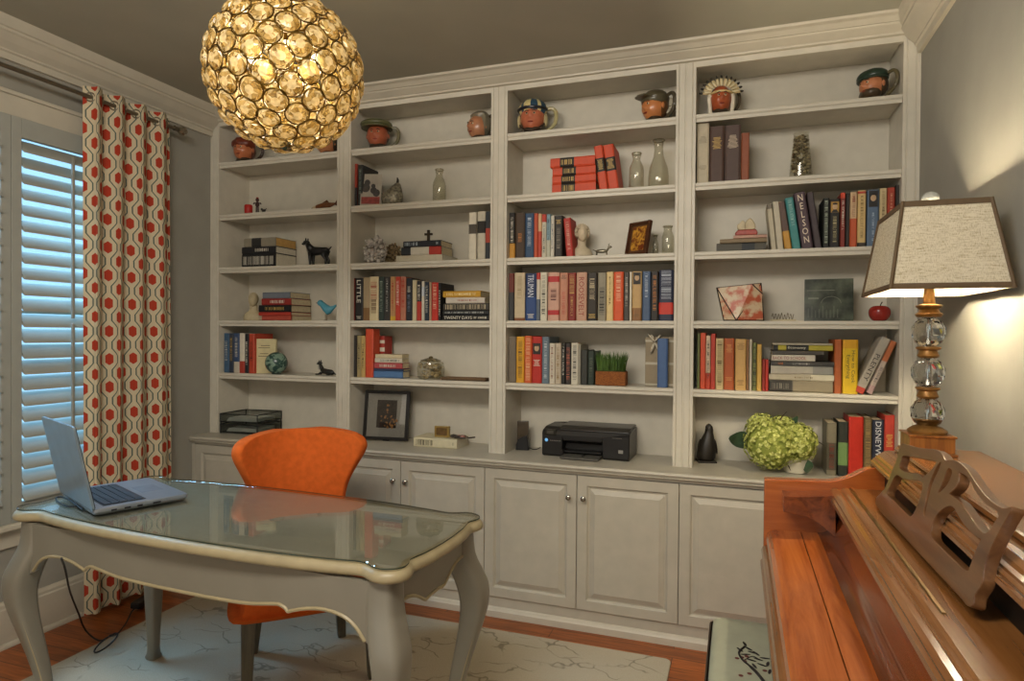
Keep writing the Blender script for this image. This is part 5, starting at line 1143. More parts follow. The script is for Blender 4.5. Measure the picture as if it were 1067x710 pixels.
# bust
def bust(px, pt, s, y, label, col, curly=False):
    z = zsh(s); H = hgt(px, pt, y, z); t = thing('bust', label, 'bust', (X(px, pt+15, y), y, z+.0005), rz=.5)
    t.scale = (H, H, H); mm_ = mat(col, .55, var=.06, scale=20, bump=.1)
    MB().loft([[(a*r*1.25*1, b*r*.8+.03, z_) for a, b in [(math.cos(2*PI*k/20), math.sin(2*PI*k/20)) for k in range(20)]] for z_, r in ((0, .26), (.02, .27), (.14, .27), (.26, .22), (.34, .12), (.42, .10), (.55, .105))]).build('shoulders', mm_, t, smooth=True)
    MB().ball((0, -.02, .73), .185, (.86, 1, 1.3), 32, 24, face_fn).build('head', mm_, t, smooth='all')
    if curly:
        m = MB(); rr = random.Random(2)
        for k in range(110):
            a = rr.random()*2*PI; b = rr.uniform(-.5, 1); c = math.sqrt(1-b*b) if abs(b) < 1 else 0
            d = Vector((c*math.cos(a), c*math.sin(a), b))
            if d.y < -.5 and d.z < .55: continue
            m.ball((d.x*.20, d.y*.20+.015, .76+d.z*.23), .05, nu=8, nv=6)
        m.build('curls', mm_, t, smooth='all')
    else: MB().ball((0, .015, .76), .195, (.88, 1, 1.18), 20, 14, lambda d: 1 if d.y > -.3 else .8).build('hair', mm_, t, smooth='all')
bust(264, 304.5, 3, .09, 'cream classical bust left of the book pile, fourth shelf', '#b5a888')
bust(606.5, 234.5, 2, .11, 'cream curly-haired bust right of the leaning red book', '#c3b59a', True)
# blue bird
t = thing('bird_figurine', 'turquoise blue bird figurine on thin legs, fourth shelf of first bay', 'figurine', (X(340, 320, .08), .08, SZ[3]+.0005), rz=.1); t.scale = (.125,)*3
bm_ = mat('#4d93a8', .35, var=.15)
m = MB().loft([[(x_, r*.75*math.cos(a), zc+r*math.sin(a)) for a in [2*PI*k/16 for k in range(16)]] for x_, zc, r in ((-.36, .80, .07), (-.28, .78, .15), (-.14, .66, .21), (.05, .50, .24), (.22, .50, .17), (.36, .60, .10), (.50, .70, .05))])
m.build('body', bm_, t, smooth='all')
MB().ball((-.30, 0, .82), .145, nu=14, nv=10).build('head', bm_, t, smooth=True)
MB().lathe([(.045, 0), (.001, .13)], seg=8, T=Matrix.Translation((-.42, 0, .82)) @ Matrix.Rotation(-PI/2, 4, 'Y')).build('beak', mat('#6d5a34', .4), t)
for sy in (-1, 1): MB().tube([(.0, sy*.07, .3), (.0, sy*.07, .01), (-.08, sy*.07, .01)], .016, 6).build('leg', mat('#6d5a44', .5), t)
# green sphere
t = thing('decorative_sphere', 'mottled sea green ceramic sphere before the cream book, fifth shelf', 'ornament', (X(287.5, 378, .03), .035, SZ[4]+.0005))
def swirl():
    m, nt, b = new_mat('mottled_green'); tc = N(nt, 'ShaderNodeTexCoord'); no = N(nt, 'ShaderNodeTexNoise'); no.inputs['Scale'].default_value = 22; no.inputs['Distortion'].default_value = 1.5
    nt.links.new(tc.outputs['Object'], no.inputs['Vector']); rp = N(nt, 'ShaderNodeValToRGB'); rp.color_ramp.elements[0].position = .46; rp.color_ramp.elements[1].position = .54
    rp.color_ramp.elements[0].color = lin('#2f4a44'); rp.color_ramp.elements[1].color = lin('#76907f'); nt.links.new(no.outputs['Fac'], rp.inputs['Fac']); nt.links.new(rp.outputs['Color'], b.inputs['Base Color']); b.inputs['Roughness'].default_value = .25
    return m
MB().ball((0, 0, .066), .064, nu=28, nv=18).build('sphere', swirl(), t, smooth='all')
MB().lathe([(.026, 0), (.028, .006), (.020, .010)], seg=20).build('ring_stand', mat('#39463f', .4), t, smooth=True)
# letter tray with paper
tx = X(268, 445, .13)
t = thing('letter_tray', 'black two-tier mesh letter tray on the countertop of first bay', 'letter tray', (.205, .115, CTR+.0005), rz=.06)
blk = mat('#232524', .5)
mesh_m = glass('wire_mesh', '#d3d6d4', .02, .5, .04)
for q, z in enumerate((.006, .068)):
    m = MB()
    for za in (z, z+.048):
        m.tube([(-.13, -.115, za), (.13, -.115, za), (.13, .115, za), (-.13, .115, za)], .0032, 6, closed=True)
    for a, b in ((-.13, -.115), (.13, -.115), (.13, .115), (-.13, .115)): m.tube([(a, b, z), (a, b, z+.048)], .0032, 6)
    tr = m.build('tray', blk, t)
    mm = MB(); c4 = [(-.13, -.115), (.13, -.115), (.13, .115), (-.13, .115)]
    mm.add([(a, b, z) for a, b in c4]+[(a, b, z+.046) for a, b in c4], [(0, 1, 2, 3), (0, 1, 5, 4), (1, 2, 6, 5), (2, 3, 7, 6), (3, 0, 4, 7)])
    mm.build('mesh_side', mesh_m, tr)
m = MB()
for a in (-.128, .128):
    for b in (-.113, .113): m.tube([(a, b, 0), (a, b, .07)], .004, 6)
m.build('post', blk, t)
for i_, z in enumerate((.0085, .0705)):
    p = thing('paper_pile', ['pile of pale papers in the lower letter tray', 'pile of pale papers in the upper letter tray'][i_], 'paper', (.205, .115, CTR+.0005+z), rz=.06+.03)
    m = MB()
    for k in range(5): m.box(-.105+.004*k, .10+.003*k*(-1)**k, -.09, .095-.004*k, .0015+k*.0042, .0048+k*.0042)
    m.build('sheets', mat('#d2d4ca', .8), p)
p = thing('paper_pile', 'loose flat papers on the countertop right of the letter tray', 'paper', (.63, .12, CTR+.0005), rz=-.2)
m = MB()
for k, (a, c) in enumerate(((0, '#'), (.3, ''), (-.2, ''))):
    m.box(-.12, .12, -.085, .085, .0005+k*.005, .004+k*.005, T=Matrix.Rotation(a, 4, 'Z'))
m.build('sheets', mat('#a9aca8', .7), p)
# bay 2
t = thing('photo_booklet', 'grey photo-covered booklet leaning beside two thin books, second shelf', 'booklet', (X(387.5, 195, .05), .035, SZ[1]+.001), rz=.12, rot=(math.radians(-9), 0, .30))
MB().box(-.058, .058, 0, .006, 0, .185).build('booklet_cover', mat('#a39c8e', .5, var=.2, scale=12), t)
MB().box(-.052, .05, -.0012, -.0002, .012, .052).build('red_band', mat('#8a3a34', .5, var=.4, scale=50), t)
m = MB()
for a, b, r in ((-.022, .135, .016), (-.03, .105, .024), (.012, .115, .012), (.014, .09, .018), (.03, .075, .02)): m.ball((a, -.001, b), r, (1, .05, 1.1), 12, 8)
m.build('photo_figures', mat('#3d3a38', .5, var=.4, scale=40), t)
t = thing('hen_dish', 'mottled silver hen-shaped dish with dark knob, second shelf of second bay', 'dish', (X(408, 198, .09), .09, SZ[1]+.0005)); t.scale = (1.12, 1.12, 1.08)
mot = mat('#86806f', .35, metal=.35, var=.6, scale=90, bump=.6)
MB().loft([[(cx+rx*math.cos(a), .8*rx*math.sin(a), z_) for a in [2*PI*k/24 for k in range(24)]] for z_, cx, rx in ((0, .008, .036), (.02, .004, .052), (.05, .002, .058), (.075, .012, .046), (.10, .026, .026), (.115, .032, .016), (.122, .033, .004))]).build('body', mot, t, smooth=True)
MB().prism([(-.03, .05), (-.066, .086), (-.052, .05), (-.04, .03)], 'Y', -.012, .012).build('tail', mot, t, bevel=.003)
MB().tube([(.033, 0, .12), (.035, 0, .135), (.032, 0, .147)], [.007, .006, .003], 8).build('knob', mat('#2a2724', .4), t, smooth=True)
def crystals(m, n, E, R, H, seed):
    rr = random.Random(seed)
    for k in range(n):
        zz = 1-1.7*(k+.5)/n; ph = k*PI*(3-math.sqrt(5)); c = math.sqrt(max(0, 1-zz*zz)); d = Vector((c*math.cos(ph), c*math.sin(ph), zz))
        p = Vector((d.x*E[0], d.y*E[1], E[2]*.95+d.z*E[2]))*rr.uniform(.75, 1.0)
        d = (d+Vector((rr.gauss(0, .45), rr.gauss(0, .45), rr.gauss(0, .45)))).normalized()
        L_ = H*rr.uniform(.5, 1); r = R*rr.uniform(.6, 1.3)
        T = Matrix.Translation(p-d*L_*.4) @ Vector((0, 0, 1)).rotation_difference(d).to_matrix().to_4x4() @ Matrix.Rotation(rr.random()*3, 4, 'Z')
        m.loft([[(r*math.cos(2*PI*i/6), r*math.sin(2*PI*i/6), z) for i in range(6)] for z in (0, L_*.7)]+[[(r*.15*math.cos(2*PI*i/6), r*.15*math.sin(2*PI*i/6), L_) for i in range(6)]], True, T=T)
    return m
t = thing('quartz_cluster', 'large white quartz cluster on third shelf of second bay', 'crystal', (X(390, 258, .07), .08, SZ[2]+.0024))
crystals(MB(), 130, (.056, .044, .079), .0105, .042, 1).build('crystals', mat('#b5aea6', .25, var=.5, scale=60, spec=.7), t)
MB().ball((0, 0, .076), .06, (.9, .68, 1.15), 18, 12, lambda d: 1+.12*math.sin(9*d.x+7*d.y)).build('rock_base', mat('#6d675e', .8, var=.4, scale=60), t)
t = thing('quartz_cluster', 'tan brown mineral cluster just behind the white quartz', 'crystal', (X(409, 258, .17), .175, SZ[2]+.0005))
crystals(MB(), 90, (.044, .032, .066), .008, .032, 4).build('crystals', mat('#8a7656', .4, var=.5, scale=60), t)
MB().ball((0, 0, .064), .05, (.88, .64, 1.2), 16, 10).build('rock_base', mat('#5c4f3c', .8, var=.3), t)
zt = at_y(440, 250.8, .03)[2]
t = thing('small_cross', 'small dark metal cross standing on the short book pile', 'cross', (X(447, 247, .08), .075, zt+.0005))
dkm = mat('#3b3228', .4, metal=.6)
MB().box(-.007, .007, -.006, .006, .004, .062).box(-.023, .023, -.0055, .0055, .033, .045).build('cross_bar', dkm, t, bevel=.001)
MB().box(-.014, .014, -.010, .010, 0, .004).build('foot', dkm, t)
t = thing('glass_jar', 'lidded glass jar of pale shells on fifth shelf of second bay', 'jar', (X(449, 382, .07), .07, SZ[4]+.0005))
r_ = (X(461.5, 382, .07)-X(436, 382, .07))/2; hj = hgt(449, 372, .07, SZ[4])
MB().lathe([(r_*.8, 0), (r_, .012), (r_*1.02, hj*.5), (r_*.92, hj*.74), (r_*.7, hj*.80)], caps=False).build('jar_body', clear, t, smooth=True)
MB().lathe([(r_*.74, hj*.80), (r_*.76, hj*.84), (r_*.4, hj*.92), (r_*.12, hj*.95), (r_*.18, hj*.99), (r_*.05, hj*1.03)]).build('lid', glass('lid_glass', '#cfc7ae', .2, .05), t, smooth=True)
m = MB(); rr = random.Random(8)
for k in range(70):
    a = rr.random()*2*PI; q = math.sqrt(rr.random())*r_*.78
    m.ball((q*math.cos(a), q*math.sin(a), rr.uniform(.010, hj*.66)), rr.uniform(.008, .014), (1, .8, .6), 8, 6, T=None)
o = m.build('shells', mat('#b3a17c', .6, var=.4, scale=80), t, smooth='all'); o['kind'] = 'stuff'
t = thing('wooden_tray', 'flat dark wooden tray lying right of the glass jar', 'tray', (X(486, 397, .07), .06, SZ[4]+.0005))
w_ = (X(509, 397, .06)-X(463, 397, .06))/2
MB().box(-w_, w_, -.035, .05, 0, .006).build('tray_base', mat('#5f4a34', .4, var=.2), t, bevel=.002)
m = MB().tube([(-w_, -.035, .010), (w_, -.035, .010), (w_, .05, .010), (-w_, .05, .010)], .005, 6, closed=True); m.build('rim', mat('#6e5740', .4), t)
# picture frame on counter
def frame(name, lab, loc, w, h, rx, rz, fw, fcol, parts, cat='picture frame'):
    t = thing(name, lab, cat, loc, rot=(rx, 0, rz))
    m = MB()
    for a, b, c, d in ((-w/2, -w/2+fw, 0, h), (w/2-fw, w/2, 0, h), (-w/2+fw, w/2-fw, 0, fw), (-w/2+fw, w/2-fw, h-fw, h)): m.box(a, b, 0, .018, c, d)
    m.build('frame', mat(fcol, .35, var=.15), t, bevel=.0015)
    MB().box(-w/2+fw*.8, w/2-fw*.8, .010, .016, fw*.8, h-fw*.8).build('backing', parts[0], t)
    return t
px_ = (X(380, 435, .11), X(424, 435, .11)); w_ = (px_[1]-px_[0])*1.0; h_ = hgt(402, 408, .12, CTR)
t = frame('picture_frame', 'black framed dark photo with wide grey mat on the countertop', ((px_[0]+px_[1])/2, .10, CTR+.0082), w_, h_*.99, math.radians(-8), .12, .017, '#191615', [mat('#b5b0aa', .7, var=.04)])
MB().box(-w_*.22, w_*.22, .0085, .0099, h_*.24, h_*.80).build('photo', mat('#3d302a', .4, var=.5, scale=22), t)
m = MB(); rr = random.Random(4)
for k in range(34): m.ball((rr.gauss(.02, .025), .0085, h_*.24+abs(rr.gauss(0, .05))), rr.uniform(.003, .008), (1, .1, 1), 8, 6)
m.build('photo_highlights', mat('#b8824a', .4, var=.5, scale=60), t)
MB().box(-w_/2+.015, w_/2-.015, .005, .0062, .015, h_-.015).build('frame_glass', glass('picture_glass', '#f0f0ee', .06, .01), t)
MB().box(-.02, .02, .018, .021, 0, h_*.7, T=Matrix.Translation((0, .0, 0)) @ Matrix.Rotation(math.radians(-14), 4, 'X')).build('easel_leg', mat('#191615', .5), t)
zt = at_y(452, 457, .02)[2]
t = thing('desk_clock', 'small gilt square clock standing on the white boxed book', 'clock', (X(460.5, 452, .07), .065, zt+.0008), rz=.05)
gl_ = mat('#a98f52', .3, metal=.4, var=.2)
m = MB()
for a, b, c, d in ((-.042, -.033, 0, .058), (.033, .042, 0, .058), (-.033, .033, 0, .009), (-.033, .033, .049, .058)): m.box(a, b, 0, .022, c, d)
m.build('case', gl_, t, bevel=.002); MB().box(-.034, .034, .006, .018, .008, .05).build('dial', mat('#6b5230', .4, var=.4, scale=40), t)
t = thing('trinket_cluster', 'small heap of metal and pink trinkets beside the gilt clock', 'ornament', (X(483, 457, .08), .075, zt+.0008))
m = MB(); rr = random.Random(9)
for k in range(16): m.ball((rr.uniform(-.055, .04), rr.uniform(-.02, .02), rr.uniform(.005, .016)), rr.uniform(.006, .012), (1.2, 1, .8), 8, 6, mi=k % 3)
m.tube(smooth_poly([(-.06, -.012, .006), (-.02, -.03, .006), (.03, -.012, .006), (.06, .02, .006)], 4, False), .004, 6, mi=1)
m.build('trinkets', [mat('#6f675a', .3, metal=.5), mat('#3a322c', .4), mat('#a87a70', .4)], t, smooth='all')
# bay 3
t = thing('silver_figurine', 'tiny silver animal figurine standing right of the curly bust', 'figurine', (X(627, 260, .06), .06, SZ[2]+.0005)); sv = mat('#8d8674', .25, metal=.7, var=.3, scale=80)
m = MB().ball((0, 0, .026), .013, (2.4, .8, .8), 14, 8)
for a in (-.024, .024):
    for b in (-.006, .006): m.tube([(a, b, .022), (a*1.1, b, .001)], .003, 6)
m.tube([(.026, 0, .028), (.034, 0, .040), (.038, 0, .044)], .005, 6).ball((.040, 0, .045), .008, (1.3, .8, .8), 10, 6).tube([(.036, 0, .05), (.033, 0, .060), (.040, 0, .062)], .0018, 5).tube([(-.03, 0, .028), (-.044, 0, .034)], .0025, 5)
m.build('body', sv, t, smooth='all')
w_ = X(674, 245, .09)-X(650, 245, .09); h_ = hgt(664, 231, .09, SZ[2])
t = frame('picture_frame', 'small leaning picture in dark wood frame with amber abstract image', (X(661, 250, .07), .075, SZ[2]+.0056), w_*1.25, h_, math.radians(-12), -.62, .013, '#4a2a18', [mat('#5a3a22', .6)])
def amber():
    m, nt, b = new_mat('amber_picture'); tc = N(nt, 'ShaderNodeTexCoord'); no = N(nt, 'ShaderNodeTexNoise'); no.inputs['Scale'].default_value = 38; no.inputs['Distortion'].default_value = 1
    nt.links.new(tc.outputs['Object'], no.inputs['Vector']); rp = N(nt, 'ShaderNodeValToRGB'); rp.color_ramp.elements[0].position = .38; rp.color_ramp.elements[1].position = .62
    rp.color_ramp.elements[0].color = lin('#6b2f16'); rp.color_ramp.elements[1].color = lin('#d09a3a'); nt.links.new(no.outputs['Fac'], rp.inputs['Fac']); nt.links.new(rp.outputs['Color'], b.inputs['Base Color']); b.inputs['Roughness'].default_value = .3
    return m
MB().box(-w_*.38, w_*.38, .008, .0099, h_*.14, h_*.86).build('picture', amber(), t)
t = thing('grass_planter', 'low woven basket of short green grass on fifth shelf, third bay', 'planter', (X(637.5, 390, .07), .065, SZ[4]+.0005))
w_ = (X(653, 392, .03)-X(621.5, 392, .03))/2; hb = hgt(637, 387.5, .03, SZ[4])
def weave():
    m, nt, b = new_mat('woven_straw'); tc = N(nt, 'ShaderNodeTexCoord'); br = N(nt, 'ShaderNodeTexBrick'); br.inputs['Scale'].default_value = 60; br.inputs['Color1'].default_value = lin('#a8662c'); br.inputs['Color2'].default_value = lin('#8a4e20'); br.inputs['Mortar'].default_value = lin('#4a2812')
    mp = N(nt, 'ShaderNodeMapping'); mp.inputs['Rotation'].default_value = (PI/2, 0, 0); nt.links.new(tc.outputs['Object'], mp.inputs['Vector']); nt.links.new(mp.outputs['Vector'], br.inputs['Vector']); nt.links.new(br.outputs['Color'], b.inputs['Base Color'])
    bp = N(nt, 'ShaderNodeBump'); bp.inputs['Strength'].default_value = .6; bp.inputs['Distance'].default_value = .003; nt.links.new(br.outputs['Fac'], bp.inputs['Height']); nt.links.new(bp.outputs['Normal'], b.inputs['Normal']); b.inputs['Roughness'].default_value = .8
    return m
MB().box(-w_, w_, -.035, .035, 0, hb).build('basket', weave(), t, bevel=.004)
MB().box(-w_+.006, w_-.006, -.030, .030, hb, hb+.003).build('moss', mat('#33401f', .9), t)
m = MB(); rr = random.Random(6); ht = hgt(637, 366, .06, SZ[4])-hb
for k in range(420):
    x_, y_ = rr.uniform(-w_+.008, w_-.008), rr.uniform(-.028, .028); h_ = ht*rr.uniform(.7, 1.05); lx = x_/w_*.02+rr.gauss(0, .006); ly = rr.gauss(0, .006); b = .0016; a = rr.random()*PI; ca, sa = math.cos(a)*b, math.sin(a)*b
    m.add([(x_-ca, y_-sa, hb), (x_+ca, y_+sa, hb), (x_+ca+lx*.4, y_+sa+ly*.4, hb+h_*.55), (x_-ca+lx*.4, y_-sa+ly*.4, hb+h_*.55), (x_+lx, y_+ly, hb+h_)], [(0, 1, 2, 3), (3, 2, 4)], 0)
o = m.build('grass', mat('#4d6a2c', .6, var=.35, scale=30), t); o['kind'] = 'stuff'
# gift box album and blue book
x0, x1 = X(672.5, 395, .09), BAY[2][1]-.004
t = thing('keepsake_box', 'beige fabric keepsake box tied with silver ribbon, fifth shelf of third bay', 'box', ((x0+x1)/2, .075, SZ[4]+.0005))
hb = hgt(685, 351.5, .075, SZ[4])
MB().box(-(x1-x0)/2, (x1-x0)/2, 0, .11, 0, hb).build('box_body', mat('#8f826b', .7, var=.06), t, bevel=.003)
rib = mat('#b3ab97', .35, var=.1, name='ribbon_satin')
MB().box(-(x1-x0)/2-.001, (x1-x0)/2+.001, -.0012, 0, hb*.44, hb*.49).box(-(x1-x0)/2-.001, (x1-x0)/2+.001, -.0012, 0, hb*.02, hb*.06).box(-(x1-x0)/2-.001, (x1-x0)/2+.001, -.0012, 0, hb*.9, hb*.94).build('ribbon', rib, t)
m = MB()
for a, l in ((.9, .045), (2.0, .040), (-.9+PI, .05), (-1.9, .06), (-1.1, .045)):
    m.ball((-.022+math.cos(a)*l*.5, -.012, hb*.9+math.sin(a)*l*.5), l*.5, (1, .35, .26), 10, 6, T=Matrix.Translation((-.022+math.cos(a)*l*.5, -.012, hb*.9+math.sin(a)*l*.5)) @ Matrix.Rotation(-a, 4, 'Y') @ Matrix.Translation((-(-.022+math.cos(a)*l*.5), .012, -(hb*.9+math.sin(a)*l*.5))))
m.build('bow', rib, t, smooth=True)
book((X(690.2, 380, .035), .035, SZ[4]+.0005), X(695.6, 380, .035)-X(685, 380, .035), hgt(690, 353, .035, SZ[4]), .035, '#46618c', 'plain blue book standing in front of the beige ribbon-tied box', 'standing books on the fifth shelf of third bay')
# router
t = thing('wifi_router', 'small black upright router at the left of the printer', 'router', (X(545, 458, .15), .15, CTR+.0005), rz=.15)
MB().prism([(-.036, 0), (.036, 0), (.030, .05), (.024, .078), (-.024, .055), (-.032, .03)], 'Y', -.03, .03).build('stand', black, t, bevel=.004)
MB().box(-.030, .030, -.012, .014, .03, .150).build('case', mat('#4a4034', .2, var=.3, scale=20), t, bevel=.004)
m = MB().tube(smooth_poly([(.03, .0, .012), (.055, -.01, .004), (.075, .0, .005), (.09, .02, .010)], 4, False), .0025, 6); m.build('cable', black, t)
# printer
xl, xr = X(562, 465, .02), X(655, 465, .02)
t = thing('printer', 'black inkjet printer with its paper tray out on the countertop', 'printer', ((xl+xr)/2+.008, .02, CTR+.0005), rz=-.02)
pw = (xr-xl)/2*.985; ph_ = hgt(610, 450, .02, CTR); pd = .215
pm = mat('#1d1c1c', .35, var=.08, name='printer_black'); pg_ = mat('#34312d', .3, var=.06, name='printer_lid')
sidep = [(0, .012), (0, ph_*.86), (.012, ph_*.97), (.06, ph_*1.06), (pd, ph_*1.08), (pd, .012), (pd-.01, 0), (.01, 0)]
b_ = MB()
b_.prism([(y, z) for y, z in sidep], 'X', -pw, -pw*.52).prism([(y, z) for y, z in sidep], 'X', pw*.40, pw).prism([(.055, 0), (.055, ph_*.5), (0, ph_*.62), (0, ph_*.86), (.012, ph_*.97), (.06, ph_*1.06), (pd, ph_*1.08), (pd, 0)], 'X', -pw*.52, pw*.40)
b_.build('body', pm, t, bevel=.006)
MB().prism([(.02, ph_*.99), (.028, ph_*1.06), (.07, ph_*1.12), (pd-.004, ph_*1.15), (pd-.004, ph_*1.085), (.06, ph_*1.068)], 'X', -pw*.62, pw*.985).build('scanner_lid', pg_, t, bevel=.004)
MB().box(-pw*.94, -pw*.66, -.003, .012, ph_*.78, ph_*1.0).build('control_panel', mat('#26241f', .2), t, bevel=.003)
MB().box(-pw*.88, -pw*.72, -.0045, -.003, ph_*.84, ph_*.96).build('display', mat('#4d4a44', .1), t)
MB().ball((-pw*.89, -.001, ph_*.60), .0085, (1, .25, 1), 14, 8).build('blue_badge', emis('blue_led', '#6aa6d8', .6), t, smooth=True)
mm = MB()
for k in range(7): mm.box(-pw*.80+k*.008, -pw*.80+k*.008+.0055, -.0008, .0002, ph_*.575, ph_*.605)
for k in range(8): mm.box(pw*.62+k*.006, pw*.62+k*.006+.0042, -.0008, .0002, ph_*.81, ph_*.83)
mm.build('lettering', mat('#77746c', .4), t)
MB().box(pw*.76, pw*.86, -.0012, .0004, ph_*.28, ph_*.40).build('square_badge', mat('#8d8b86', .4), t)
MB().box(-pw*.50, pw*.38, -.004, .05, ph_*.20, ph_*.26).build('output_slot', mat('#0d0d0d', .5), t)
MB().prism([(.054, .020), (-.058, .012), (-.062, .006), (-.058, .004), (.054, .012)], 'X', -pw*.50, pw*.38).build('paper_tray', mat('#5a5852', .35), t, bevel=.003)
MB().box(-pw*.50, -pw*.46, -.03, .04, .02, .04).box(-pw*.02, pw*.02, -.04, .0, .016, .024).build('paper_guide', pm, t)
# bay 4
t = thing('pebble_vase', 'tapered glass vase filled with small pebbles on second shelf', 'vase', (X(834.5, 175, .08), .08, SZ[1]+.0005))
r_ = (X(847, 178, .08)-X(822, 178, .08))/2; hv = hgt(834, 139.5, .08, SZ[1])
MB().lathe([(r_*.95, 0), (r_, .01), (r_*.62, hv*.98), (r_*.7, hv)], caps=False).build('vase_glass', clear, t, smooth=True)
m = MB(); rr = random.Random(12)
for k in range(260):
    z_ = rr.uniform(.025, hv*.93); R1 = (r_*.92+(r_*.58-r_*.92)*z_/hv)*.94; a = rr.random()*2*PI; q = R1*(rr.random()**.3)
    m.ball((q*math.cos(a), q*math.sin(a), z_), rr.uniform(.005, .009), (1, 1, .7), 7, 5, mi=k % 3)
o = m.build('pebbles', [mat('#b3a684', .6), mat('#6b5f48', .6), mat('#8f8468', .6)], t, smooth='all'); o['kind'] = 'stuff'
zt = at_y(777, 244.6, .03)[2]
t = thing('ship_ornament', 'small ornament of cream sails on a red base on thin books', 'ornament', (X(777.5, 242, .07), .07, zt+.0008))
MB().prism([(-.046, 0), (.046, 0), (.050, .012), (.042, .026), (-.036, .026), (-.050, .010)], 'Y', -.018, .018).build('red_base', mat('#9a4034', .4, var=.25, scale=60), t, bevel=.005)
for a, b, c in ((-.034, -.004, .070), (-.006, .034, .078)):
    MB().prism(smooth_poly([(a, .028), (b, .028), (b+.004, .05), ((a+b)/2+.004, c), (a+.006, c-.012), (a-.004, .048)], 4), 'Y', -.010, .010).build('sail', mat('#b9aa88', .45, var=.15), t, bevel=.004)
# coral geometric frame
x0 = X(745.5, 315, .07); x1 = X(796, 315, .07); t = thing('geometric_box', 'angular black-edged box with coral marbled panels on fourth shelf', 'ornament', ((x0+x1)/2, .06, SZ[3]+.0005))
w_ = (x1-x0); hh = hgt(770, 296, .08, SZ[3])
pv = {'tl': (-w_*.48, .03, hh*.90), 'tr': (w_*.44, .02, hh*1.0), 'bl': (-w_*.32, .0, .003), 'br': (w_*.5, .012, .003), 'v': (-w_*.06, -.022, .003), 'tk': (w_*.26, .0, hh*.97), 'rm': (w_*.47, .016, hh*.72)}
pv = {k: Vector(v) for k, v in pv.items()}
pb_ = {k: v+Vector((0, .085, 0)) for k, v in pv.items()}
m = MB(); keys = ['tl', 'tr', 'br', 'v', 'bl']
def tri(*ks): m.add([tuple(pv[k]) for k in ks], [tuple(range(len(ks)))])
tri('tl', 'tk', 'v'); tri('tl', 'v', 'bl'); tri('tk', 'rm', 'br', 'v'); tri('tk', 'tr', 'rm')
m.add([tuple(pb_[k]) for k in keys], [tuple(range(5))])
for a, b in (('tl', 'tk'), ('tk', 'tr'), ('tr', 'rm'), ('rm', 'br'), ('br', 'v'), ('v', 'bl'), ('bl', 'tl')): m.add([tuple(pv[a]), tuple(pv[b]), tuple(pb_[b]), tuple(pb_[a])], [(0, 1, 2, 3)])
def coral():
    m_, nt, b = new_mat('coral_marbling'); tc = N(nt, 'ShaderNodeTexCoord'); no = N(nt, 'ShaderNodeTexNoise'); no.inputs['Scale'].default_value = 26; no.inputs['Detail'].default_value = 4
    nt.links.new(tc.outputs['Object'], no.inputs['Vector']); rp = N(nt, 'ShaderNodeValToRGB'); rp.color_ramp.elements[0].position = .42; rp.color_ramp.elements[1].position = .58
    rp.color_ramp.elements[0].color = lin('#c8b394'); rp.color_ramp.elements[1].color = lin('#b0573c'); nt.links.new(no.outputs['Fac'], rp.inputs['Fac']); nt.links.new(rp.outputs['Color'], b.inputs['Base Color']); b.inputs['Roughness'].default_value = .3
    return m_
m.build('panels', coral(), t)
m = MB()
for a, b in (('tl', 'tr'), ('tr', 'br'), ('br', 'v'), ('bl', 'tl'), ('tl', 'v'), ('tr', 'v'), ('tk', 'rm'), ('bl', 'v')): m.tube([pv[a], pv[b]], .0028, 6)
for k in keys: m.tube([pv[k], pb_[k]], .0028, 6)
for a, b in zip(keys, keys[1:]+keys[:1]): m.tube([pb_[a], pb_[b]], .0028, 6)
m.build('edge_leading', mat('#2a2119', .4, metal=.4), t)
# small wire word ornament
t = thing('filigree_ornament', 'small pale filigree ornament between coral box and dark plaque', 'ornament', (X(815.5, 331, .06), .06, SZ[3]+.0005))
m = MB(); n_ = 60
m.tube([(-.045+.09*k/n_, .006*math.sin(k*.9), .020+.014*math.sin(k*.75)+.004*math.sin(k*.31)) for k in range(n_+1)], .0016, 5)
m.build('filigree', mat('#6d6048', .35, metal=.5), t, smooth='all')
MB().box(-.05, .055, -.010, .010, 0, .008).build('base', mat('#b5a888', .5), t, bevel=.002)
# dark plaque
x0 = X(838, 315, .09); x1 = X(889, 315, .09); hh = hgt(863, 290, .09, SZ[3]); w_ = x1-x0
t = thing('etched_plaque', 'dark green glass plaque with an etched scene on fourth shelf', 'plaque', ((x0+x1)/2, .08, SZ[3]+.001), rot=(math.radians(-9), 0, -.08))
def plaque():
    m_, nt, b = new_mat('etched_glass'); tc = N(nt, 'ShaderNodeTexCoord'); no = N(nt, 'ShaderNodeTexNoise'); no.inputs['Scale'].default_value = 14; no.inputs['Detail'].default_value = 6
    nt.links.new(tc.outputs['Object'], no.inputs['Vector']); rp = N(nt, 'ShaderNodeValToRGB'); rp.color_ramp.elements[0].position = .4; rp.color_ramp.elements[1].position = .65
    rp.color_ramp.elements[0].color = lin('#2e332c'); rp.color_ramp.elements[1].color = lin('#5a6052'); nt.links.new(no.outputs['Fac'], rp.inputs['Fac']); nt.links.new(rp.outputs['Color'], b.inputs['Base Color']); b.inputs['Roughness'].default_value = .15
    return m_
MB().box(-w_/2, w_/2, 0, .008, 0, hh).build('plaque_panel', plaque(), t, bevel=.001)
m = MB(); et = mat('#6b7060', .5)
m.tube([(w_*.05+w_*.2*math.cos(a), -.0004, hh*.42+hh*.16*math.sin(a)) for a in [PI*k/14 for k in range(15)]], .0012, 5)
m.box(-w_*.45, w_*.12, -.001, 0, hh*.72, hh*.735)
for k in range(9): m.box(-w_*.42+k*w_*.075, -w_*.42+k*w_*.075+.0015, -.001, 0, hh*.08, hh*(.30+.06*math.sin(k*2)))
m.box(-w_*.42, -w_*.2, -.001, 0, hh*.52, hh*.56)
m.build('etched_lines', et, t)
